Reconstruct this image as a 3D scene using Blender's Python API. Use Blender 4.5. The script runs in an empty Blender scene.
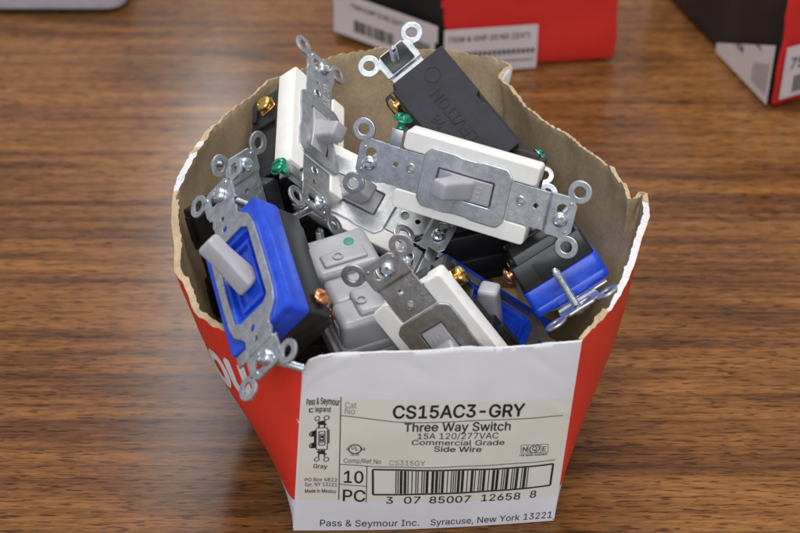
import bpy, bmesh, math, random
from mathutils import Vector, Matrix, noise
S = 0.001                                   # everything below is written in millimetres
rnd = random.Random(7)
scn = bpy.context.scene
COL = scn.collection
R = math.radians

# ------------------------------------------------------------------ materials
def new_mat(name):
    m = bpy.data.materials.new(name); m.use_nodes = True
    nt = m.node_tree; b = nt.nodes['Principled BSDF']
    return m, nt, b
def nd(nt, t, **kw):
    n = nt.nodes.new(t)
    for k, v in kw.items():
        if k in n.inputs: n.inputs[k].default_value = v
        else: setattr(n, k, v)
    return n
def coords(nt, scale=(1, 1, 1), kind='Object'):
    tc = nt.nodes.new('ShaderNodeTexCoord'); mp = nt.nodes.new('ShaderNodeMapping')
    mp.inputs['Scale'].default_value = scale
    nt.links.new(tc.outputs[kind], mp.inputs['Vector']); return mp.outputs['Vector']
def ramp(nt, fac, stops):
    r = nt.nodes.new('ShaderNodeValToRGB'); el = r.color_ramp.elements
    while len(el) < len(stops): el.new(0.5)
    for e, (p, c) in zip(el, stops):
        e.position = p; e.color = (c[0], c[1], c[2], 1)
    nt.links.new(fac, r.inputs['Fac']); return r.outputs['Color']
def noise_tex(nt, vec, scale, detail=4, rough=.55, dist=0):
    n = nd(nt, 'ShaderNodeTexNoise'); n.inputs['Scale'].default_value = scale
    n.inputs['Detail'].default_value = detail; n.inputs['Roughness'].default_value = rough
    n.inputs['Distortion'].default_value = dist
    nt.links.new(vec, n.inputs['Vector']); return n.outputs['Fac']
def mix(nt, fac, a, b, mode='MIX'):
    m = nt.nodes.new('ShaderNodeMix'); m.data_type = 'RGBA'; m.blend_type = mode
    for sock, v in ((m.inputs[0], fac), (m.inputs[6], a), (m.inputs[7], b)):
        if isinstance(v, (int, float)): sock.default_value = v
        elif isinstance(v, tuple): sock.default_value = (v[0], v[1], v[2], 1)
        else: nt.links.new(v, sock)
    return m.outputs[2]
def math_n(nt, op, a, b=None):
    m = nt.nodes.new('ShaderNodeMath'); m.operation = op
    for i, v in enumerate((a, b)):
        if v is None: continue
        if isinstance(v, (int, float)): m.inputs[i].default_value = v
        else: nt.links.new(v, m.inputs[i])
    return m.outputs[0]
def bump(nt, b, height, strength, dist=0.0002):
    n = nt.nodes.new('ShaderNodeBump'); n.inputs['Strength'].default_value = strength
    n.inputs['Distance'].default_value = dist
    nt.links.new(height, n.inputs['Height']); nt.links.new(n.outputs['Normal'], b.inputs['Normal'])

def plastic(name, col, rough=.38, var=.08, bmp=.06, spec=.5, sss=0.0):
    m, nt, b = new_mat(name)
    v = coords(nt)
    f = noise_tex(nt, v, 160, 5, .6)
    dark = tuple(c * (1 - 2 * var) for c in col); lite = tuple(min(1, c * (1 + var)) for c in col)
    nt.links.new(ramp(nt, f, [(.3, dark), (.7, lite)]), b.inputs['Base Color'])
    fr = noise_tex(nt, v, 420, 4, .6)
    rr = nd(nt, 'ShaderNodeMapRange'); rr.inputs['To Min'].default_value = rough - .08; rr.inputs['To Max'].default_value = rough + .14
    nt.links.new(fr, rr.inputs['Value']); nt.links.new(rr.outputs[0], b.inputs['Roughness'])
    b.inputs['Specular IOR Level'].default_value = spec
    if sss:
        b.inputs['Subsurface Weight'].default_value = sss; b.inputs['Subsurface Radius'].default_value = (1, .9, .8); b.inputs['Subsurface Scale'].default_value = .0015
    bump(nt, b, noise_tex(nt, v, 1500, 3), bmp, .0001)
    return m
def metal(name, col, rough=.36, spangle=True, metallic=1.0):
    m, nt, b = new_mat(name)
    v = coords(nt)
    f = noise_tex(nt, v, 260, 6, .65)
    dark = tuple(c * .72 for c in col); lite = tuple(min(1, c * 1.12) for c in col)
    c1 = ramp(nt, f, [(.32, dark), (.68, lite)])
    if spangle:
        vo = nd(nt, 'ShaderNodeTexVoronoi'); vo.inputs['Scale'].default_value = 900
        nt.links.new(v, vo.inputs['Vector'])
        sp = ramp(nt, vo.outputs['Distance'], [(.0, (1.12, 1.12, 1.14)), (.6, (.86, .86, .86))])
        c1 = mix(nt, .55, c1, sp, 'MULTIPLY')
    nt.links.new(c1, b.inputs['Base Color'])
    b.inputs['Metallic'].default_value = metallic
    rr = nd(nt, 'ShaderNodeMapRange'); rr.inputs['To Min'].default_value = rough - .1; rr.inputs['To Max'].default_value = rough + .16
    nt.links.new(noise_tex(nt, v, 700, 4, .7), rr.inputs['Value']); nt.links.new(rr.outputs[0], b.inputs['Roughness'])
    scr = noise_tex(nt, coords(nt, (.06, 1, 1)), 2600, 3, .6)
    bump(nt, b, math_n(nt, 'ADD', noise_tex(nt, v, 1100, 4, .7), math_n(nt, 'MULTIPLY', scr, .8)), .20, .0001)
    return m

M = {}
M['zinc'] = metal('galvanised_steel', (.64, .665, .69), .36)
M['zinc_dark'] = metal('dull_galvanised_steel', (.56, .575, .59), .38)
M['screw'] = metal('bright_zinc_screw', (.72, .76, .80), .24, False)
M['brass'] = metal('brass', (.78, .52, .17), .26, False)
M['copper'] = metal('copper', (.80, .38, .20), .26, False)
M['green'] = metal('green_screw', (.05, .36, .22), .26, False, .75)
M['white'] = plastic('white_plastic', (.80, .785, .745), .40, .03, .05, .5, .05)
M['blue'] = plastic('blue_plastic', (.010, .062, .56), .26, .14)
M['grey'] = plastic('grey_plastic', (.36, .35, .375), .36, .04)
M['pale_grey'] = plastic('pale_grey_plastic', (.31, .31, .33), .30, .04, .05, .5, .12)
M['black'] = plastic('black_plastic', (.012, .012, .013), .30, .1)
M['charcoal'] = plastic('charcoal_plastic', (.024, .024, .031), .50, .12, .14, .3)
M['brown'] = plastic('brown_black_plastic', (.030, .018, .018), .42, .1)
M['green_dot'] = plastic('green_paint', (.01, .22, .13), .4, .1)

def kraft(name, c0, c1, torn=False):
    m, nt, b = new_mat(name)
    v = coords(nt)
    f = noise_tex(nt, v, 70, 6, .6); g = noise_tex(nt, coords(nt, (1, 1, .35)), 1300, 5, .7)
    c = ramp(nt, f, [(.3, c0), (.72, c1)])
    fib = ramp(nt, g, [(.35, (.72, .70, .68)), (.66, (1.12, 1.12, 1.12))])
    nt.links.new(mix(nt, .75, c, fib, 'MULTIPLY'), b.inputs['Base Color'])
    b.inputs['Roughness'].default_value = .9; b.inputs['Specular IOR Level'].default_value = .15
    bump(nt, b, g, .45 if torn else .3, .0003 if torn else .0002)
    return m
M['kraft'] = kraft('kraft_board', (.37, .275, .168), (.50, .38, .245))
M['kraft_torn'] = kraft('torn_kraft_edge', (.40, .29, .17), (.60, .47, .31), True)
M['paper_torn'] = kraft('torn_white_paper', (.62, .62, .63), (.76, .76, .77), True)

def printed_board(name, red_amount):
    """coated board: white, with a printed red field laid out in the panel's own UV (u along, v up, millimetres / 100)"""
    m, nt, b = new_mat(name)
    v = coords(nt)
    soft = noise_tex(nt, v, 26, 4, .6); fine = noise_tex(nt, v, 900, 4, .7)
    white = ramp(nt, soft, [(.3, (.70, .70, .735)), (.7, (.775, .775, .81))])
    col = white
    if red_amount:
        uv = nt.nodes.new('ShaderNodeUVMap'); uv.uv_map = 'UVMap'
        sep = nt.nodes.new('ShaderNodeSeparateXYZ'); nt.links.new(uv.outputs['UV'], sep.inputs[0])
        red = ramp(nt, soft, [(.3, (.68, .034, .020)), (.7, (.78, .050, .030))])
        lim = math_n(nt, 'ADD', math_n(nt, 'MULTIPLY', fine, .006), red_amount)
        col = mix(nt, math_n(nt, 'GREATER_THAN', sep.outputs['Y'], lim), white, red)
        # scuffs where the fold is rubbed through to white
        wear = noise_tex(nt, coords(nt, (1, 1, .35)), 190, 6, .7)
        near = nd(nt, 'ShaderNodeMapRange'); near.inputs['From Min'].default_value = 0; near.inputs['From Max'].default_value = .10
        near.inputs['To Min'].default_value = .085; near.inputs['To Max'].default_value = -.03
        nt.links.new(sep.outputs['X'], near.inputs['Value'])
        w = math_n(nt, 'GREATER_THAN', math_n(nt, 'ADD', wear, near.outputs[0]), .735)
        col = mix(nt, w, col, (.72, .62, .60))
    nt.links.new(col, b.inputs['Base Color'])
    b.inputs['Roughness'].default_value = .42; b.inputs['Specular IOR Level'].default_value = .4
    crease = noise_tex(nt, coords(nt, (1, 1, 1)), 45, 3, .5)
    bump(nt, b, crease, .30, .0012)
    return m
M['board_white'] = printed_board('white_coated_board', 0)
M['board_red'] = printed_board('red_printed_board', .20)
def flat_paper(name, c0, c1, rough=.5, scale=30):
    m, nt, b = new_mat(name); v = coords(nt)
    nt.links.new(ramp(nt, noise_tex(nt, v, scale, 5, .6), [(.3, c0), (.7, c1)]), b.inputs['Base Color'])
    b.inputs['Roughness'].default_value = rough; b.inputs['Specular IOR Level'].default_value = .35
    bump(nt, b, noise_tex(nt, v, 60, 3), .12, .0006)
    return m
M['label'] = flat_paper('cream_label', (.685, .665, .585), (.75, .73, .65))
M['ink'] = flat_paper('black_ink', (.012, .012, .014), (.03, .03, .03), .5, 400)
M['ink_grey'] = flat_paper('faint_ink', (.16, .155, .14), (.27, .26, .24), .5, 500)
M['print_white'] = flat_paper('white_print', (.72, .70, .70), (.80, .79, .79))
M['red_card'] = flat_paper('red_card', (.56, .022, .018), (.68, .035, .026), .42, 14)
M['black_card'] = flat_paper('black_card', (.010, .010, .012), (.022, .021, .022), .4, 14)
M['sticker'] = flat_paper('pinkish_white_sticker', (.60, .54, .54), (.68, .62, .62), .5, 16)
M['tray'] = plastic('lavender_grey_plastic', (.52, .51, .57), .38, .05)

def wood():
    m, nt, b = new_mat('wood_grain_laminate')
    tc = nt.nodes.new('ShaderNodeTexCoord')
    def grain(sx, sy, off=0.0, src=None):
        mp = nt.nodes.new('ShaderNodeMapping'); mp.inputs['Scale'].default_value = (sx, sy, 1); mp.inputs['Location'].default_value = (off, off * .7, off)
        nt.links.new(src or tc.outputs['Object'], mp.inputs['Vector']); return mp.outputs['Vector']
    # contour lines of a stretched field: long streaks that close into cathedral arches
    field = noise_tex(nt, grain(2.0, 11.0, 4.35), 1.0, 2.0, .45)
    rip = noise_tex(nt, grain(9, 70, 2.2), 1.0, 3, .6)
    f2 = math_n(nt, 'ADD', math_n(nt, 'MULTIPLY', field, 8.5), math_n(nt, 'MULTIPLY', rip, .55))
    band = math_n(nt, 'PINGPONG', f2, .5)                       # 0 .. .5
    streak = noise_tex(nt, grain(1.5, 150, 3.1), 1.0, 5, .66)
    hair = noise_tex(nt, grain(14, 420, 5.5), 1.0, 4, .65)
    t = math_n(nt, 'ADD', math_n(nt, 'ADD', math_n(nt, 'MULTIPLY', band, .34), math_n(nt, 'MULTIPLY', streak, .72)), math_n(nt, 'MULTIPLY', hair, .30))
    c = ramp(nt, t, [(.42, (.078, .034, .015)), (.52, (.130, .055, .019)), (.60, (.182, .078, .025)), (.75, (.255, .115, .037))])
    fine = noise_tex(nt, grain(95, 850, 7.7), 1.0, 4, .7)
    fr = ramp(nt, fine, [(.34, (.52, .48, .46)), (.60, (1.16, 1.14, 1.12))])
    c = mix(nt, .85, c, fr, 'MULTIPLY')
    pores = noise_tex(nt, grain(120, 950, 1.3), 1.0, 1, .5)
    pf = ramp(nt, pores, [(.345, (.24, .20, .19)), (.40, (1, 1, 1))])
    c = mix(nt, .8, c, pf, 'MULTIPLY')
    blot = noise_tex(nt, grain(5, 9, 9.1), 1.0, 3, .5)
    c = mix(nt, .6, c, ramp(nt, blot, [(.3, (.74, .71, .70)), (.7, (1.14, 1.12, 1.10))]), 'MULTIPLY')
    nt.links.new(c, b.inputs['Base Color'])
    b.inputs['Specular IOR Level'].default_value = .24
    rr = nd(nt, 'ShaderNodeMapRange'); rr.inputs['To Min'].default_value = .14; rr.inputs['To Max'].default_value = .26
    nt.links.new(fine, rr.inputs['Value']); nt.links.new(rr.outputs[0], b.inputs['Roughness'])
    bump(nt, b, pores, .15, .0002)
    return m
M['wood'] = wood()

# ------------------------------------------------------------------ object helpers
def tag(o, label=None, cat=None, group=None, kind=None):
    for k, v in (('label', label), ('category', cat), ('group', group), ('kind', kind)):
        if v: o[k] = v
    return o
def empty(name, mat=None):
    o = bpy.data.objects.new(name, None); COL.objects.link(o)
    o.empty_display_size = .01
    if mat is not None: o.matrix_world = mat
    return o
def link(name, me, parent=None, mats=()):
    o = bpy.data.objects.new(name, me); COL.objects.link(o)
    if parent is not None: o.parent = parent
    for m in mats:
        if m.name not in [x.name for x in me.materials]: me.materials.append(m)
    return o
def mesh_from(name, verts, faces, mats=(), midx=None, uvs=None, smooth=40):
    me = bpy.data.meshes.new(name)
    me.from_pydata([Vector(v) * S for v in verts], [], faces)
    for m in mats: me.materials.append(m)
    if midx:
        for p, i in zip(me.polygons, midx): p.material_index = i
    if uvs:
        l = me.uv_layers.new(name='UVMap')
        for p in me.polygons:
            for li, vi in zip(p.loop_indices, p.vertices): l.data[li].uv = uvs[vi]
    finish(me, smooth)
    return me
def finish(me, angle=40):
    me.validate()
    for p in me.polygons: p.use_smooth = True
    me.set_sharp_from_angle(angle=R(angle))
    me.update()

class MB:
    """collects pieces (verts in mm) into one mesh"""
    def __init__(s): s.v = []; s.f = []; s.mi = []
    def add(s, verts, faces, mi=0, mat=None):
        k = len(s.v)
        for v in verts:
            v = Vector(v); s.v.append(mat @ v if mat is not None else v)
        for f in faces: s.f.append([i + k for i in f]); s.mi.append(mi)
        return s
    def add_bm(s, bm, mi=0, mat=None):
        bm.verts.index_update()
        s.add([v.co.copy() for v in bm.verts], [[v.index for v in f.verts] for f in bm.faces], mi, mat); bm.free(); return s
    def box(s, x0, x1, y0, y1, z0, z1, bev=.6, seg=2, mi=0, mat=None):
        bm = bmesh.new(); bmesh.ops.create_cube(bm, size=1)
        for v in bm.verts:
            v.co = Vector(((x0 + x1) / 2 + v.co.x * (x1 - x0), (y0 + y1) / 2 + v.co.y * (y1 - y0), (z0 + z1) / 2 + v.co.z * (z1 - z0)))
        if bev: bmesh.ops.bevel(bm, geom=list(bm.edges), offset=bev, segments=seg, affect='EDGES', profile=.5)
        return s.add_bm(bm, mi, mat)
    def hexa(s, bot, top, bev=.6, seg=2, mi=0, mat=None):
        bm = bmesh.new(); vs = [bm.verts.new(p) for p in list(bot) + list(top)]
        n = len(bot)
        bm.faces.new(vs[:n][::-1]); bm.faces.new(vs[n:])
        for i in range(n): bm.faces.new((vs[i], vs[(i + 1) % n], vs[n + (i + 1) % n], vs[n + i]))
        if bev: bmesh.ops.bevel(bm, geom=list(bm.edges), offset=bev, segments=seg, affect='EDGES', profile=.5)
        return s.add_bm(bm, mi, mat)
    def prism(s, outer, holes, z0, z1, bev=.15, mi=0, mat=None):
        """flat plate with holes: a filled 2-D curve, extruded and bevelled"""
        cu = bpy.data.curves.new('tmp', 'CURVE'); cu.dimensions = '2D'; cu.fill_mode = 'BOTH'
        cu.extrude = max(.001, (z1 - z0) / 2 - bev); cu.bevel_depth = bev; cu.bevel_resolution = 1; cu.offset = -bev
        for pl in [outer] + list(holes):
            sp = cu.splines.new('POLY'); sp.points.add(len(pl) - 1); sp.use_cyclic_u = True
            for p, q in zip(sp.points, pl): p.co = (q[0], q[1], 0, 1)
        o = bpy.data.objects.new('tmp', cu); COL.objects.link(o)
        dg = bpy.context.evaluated_depsgraph_get()
        me = bpy.data.meshes.new_from_object(o.evaluated_get(dg))
        zc = (z0 + z1) / 2
        s.add([v.co + Vector((0, 0, zc)) for v in me.vertices], [list(p.vertices) for p in me.polygons], mi, mat)
        bpy.data.objects.remove(o); bpy.data.curves.remove(cu); bpy.data.meshes.remove(me)
        return s
    def lathe(s, prof, n=28, mi=0, mat=None, caps=True):
        """profile [(r, z)...] round the z axis"""
        v = []; f = []
        for (r, z) in prof:
            for k in range(n):
                a = 2 * math.pi * k / n; v.append((r * math.cos(a), r * math.sin(a), z))
        for i in range(len(prof) - 1):
            for k in range(n):
                a, b2 = i * n + k, i * n + (k + 1) % n
                f.append([a, b2, b2 + n, a + n])
        if caps: f.append(list(range(n))[::-1]); f.append([(len(prof) - 1) * n + k for k in range(n)])
        return s.add(v, f, mi, mat)
    def screw_head(s, rad, h, z0, mat=None, mi=0, slot=False):
        """pan head with a real driver recess"""
        NR, NS = 11, 40; v = []; f = []
        def zz(x, y):
            r = math.hypot(x, y) / rad
            z = z0 + h * math.sqrt(max(0, 1 - (max(0, r - .25) / .78) ** 2 * .94)) if r < 1 else z0
            w = rad * .17
            arm = (abs(x) < w and abs(y) < rad * .62) or ((abs(y) < w and abs(x) < rad * .62) and not slot) or (slot and abs(x) < w)
            if arm: z -= h * .62 * (1 - .35 * r)
            return z
        v.append((0, 0, zz(0, 0)))
        for i in range(1, NR + 1):
            for k in range(NS):
                a = 2 * math.pi * k / NS; r = rad * (i / NR) ** .85
                x, y = r * math.cos(a), r * math.sin(a)
                v.append((x, y, zz(x, y) if i < NR else z0 + .12 * h))
        for k in range(NS): v.append((rad * .97 * math.cos(2 * math.pi * k / NS), rad * .97 * math.sin(2 * math.pi * k / NS), z0))
        for k in range(NS): f.append([0, 1 + k, 1 + (k + 1) % NS])
        for i in range(NR):
            for k in range(NS):
                a, b2 = 1 + i * NS + k, 1 + i * NS + (k + 1) % NS
                f.append([a, a + NS, b2 + NS, b2])
        f.append([1 + NR * NS + k for k in range(NS)][::-1])
        return s.add(v, f, mi, mat)
    def build(s, name, smooth=40, mats=()):
        return mesh_from(name, s.v, s.f, mats, s.mi, None, smooth)

def fillet(pts, default=1.0, seg=5):
    """rounded polygon; a point may carry its own radius as third value"""
    out = []; n = len(pts)
    for i in range(n):
        p = Vector(pts[i][:2]); r = pts[i][2] if len(pts[i]) > 2 else default
        a = Vector(pts[i - 1][:2]) - p; b = Vector(pts[(i + 1) % n][:2]) - p
        la, lb = a.length, b.length; a.normalize(); b.normalize()
        ang = a.angle(b)
        if r < .02 or ang > 3.05: out.append(tuple(p)); continue
        d = min(r / math.tan(ang / 2), la * .49, lb * .49); rr = d * math.tan(ang / 2)
        c = p + (a + b).normalized() * (rr / math.sin(ang / 2))
        t0 = p + a * d - c; t1 = p + b * d - c
        a0 = math.atan2(t0.y, t0.x); a1 = math.atan2(t1.y, t1.x); da = (a1 - a0 + math.pi) % (2 * math.pi) - math.pi
        for k in range(seg + 1):
            t = a0 + da * k / seg; out.append((c.x + rr * math.cos(t), c.y + rr * math.sin(t)))
    return out
def circ(cx, cy, r, n=24, sy=1.0): return [(cx + r * math.cos(2 * math.pi * k / n), cy + r * sy * math.sin(2 * math.pi * k / n)) for k in range(n)]
def rrect(cx, cy, w, h, r=1.0): return fillet([(cx - w / 2, cy - h / 2), (cx + w / 2, cy - h / 2), (cx + w / 2, cy + h / 2), (cx - w / 2, cy + h / 2)], r)
def basis(X, Z, t):
    Z = Vector(Z).normalized(); X = Vector(X); X = (X - Z * X.dot(Z)).normalized(); Y = Z.cross(X)
    m = Matrix((X, Y, Z)).transposed().to_4x4(); m.translation = Vector(t); return m

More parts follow.
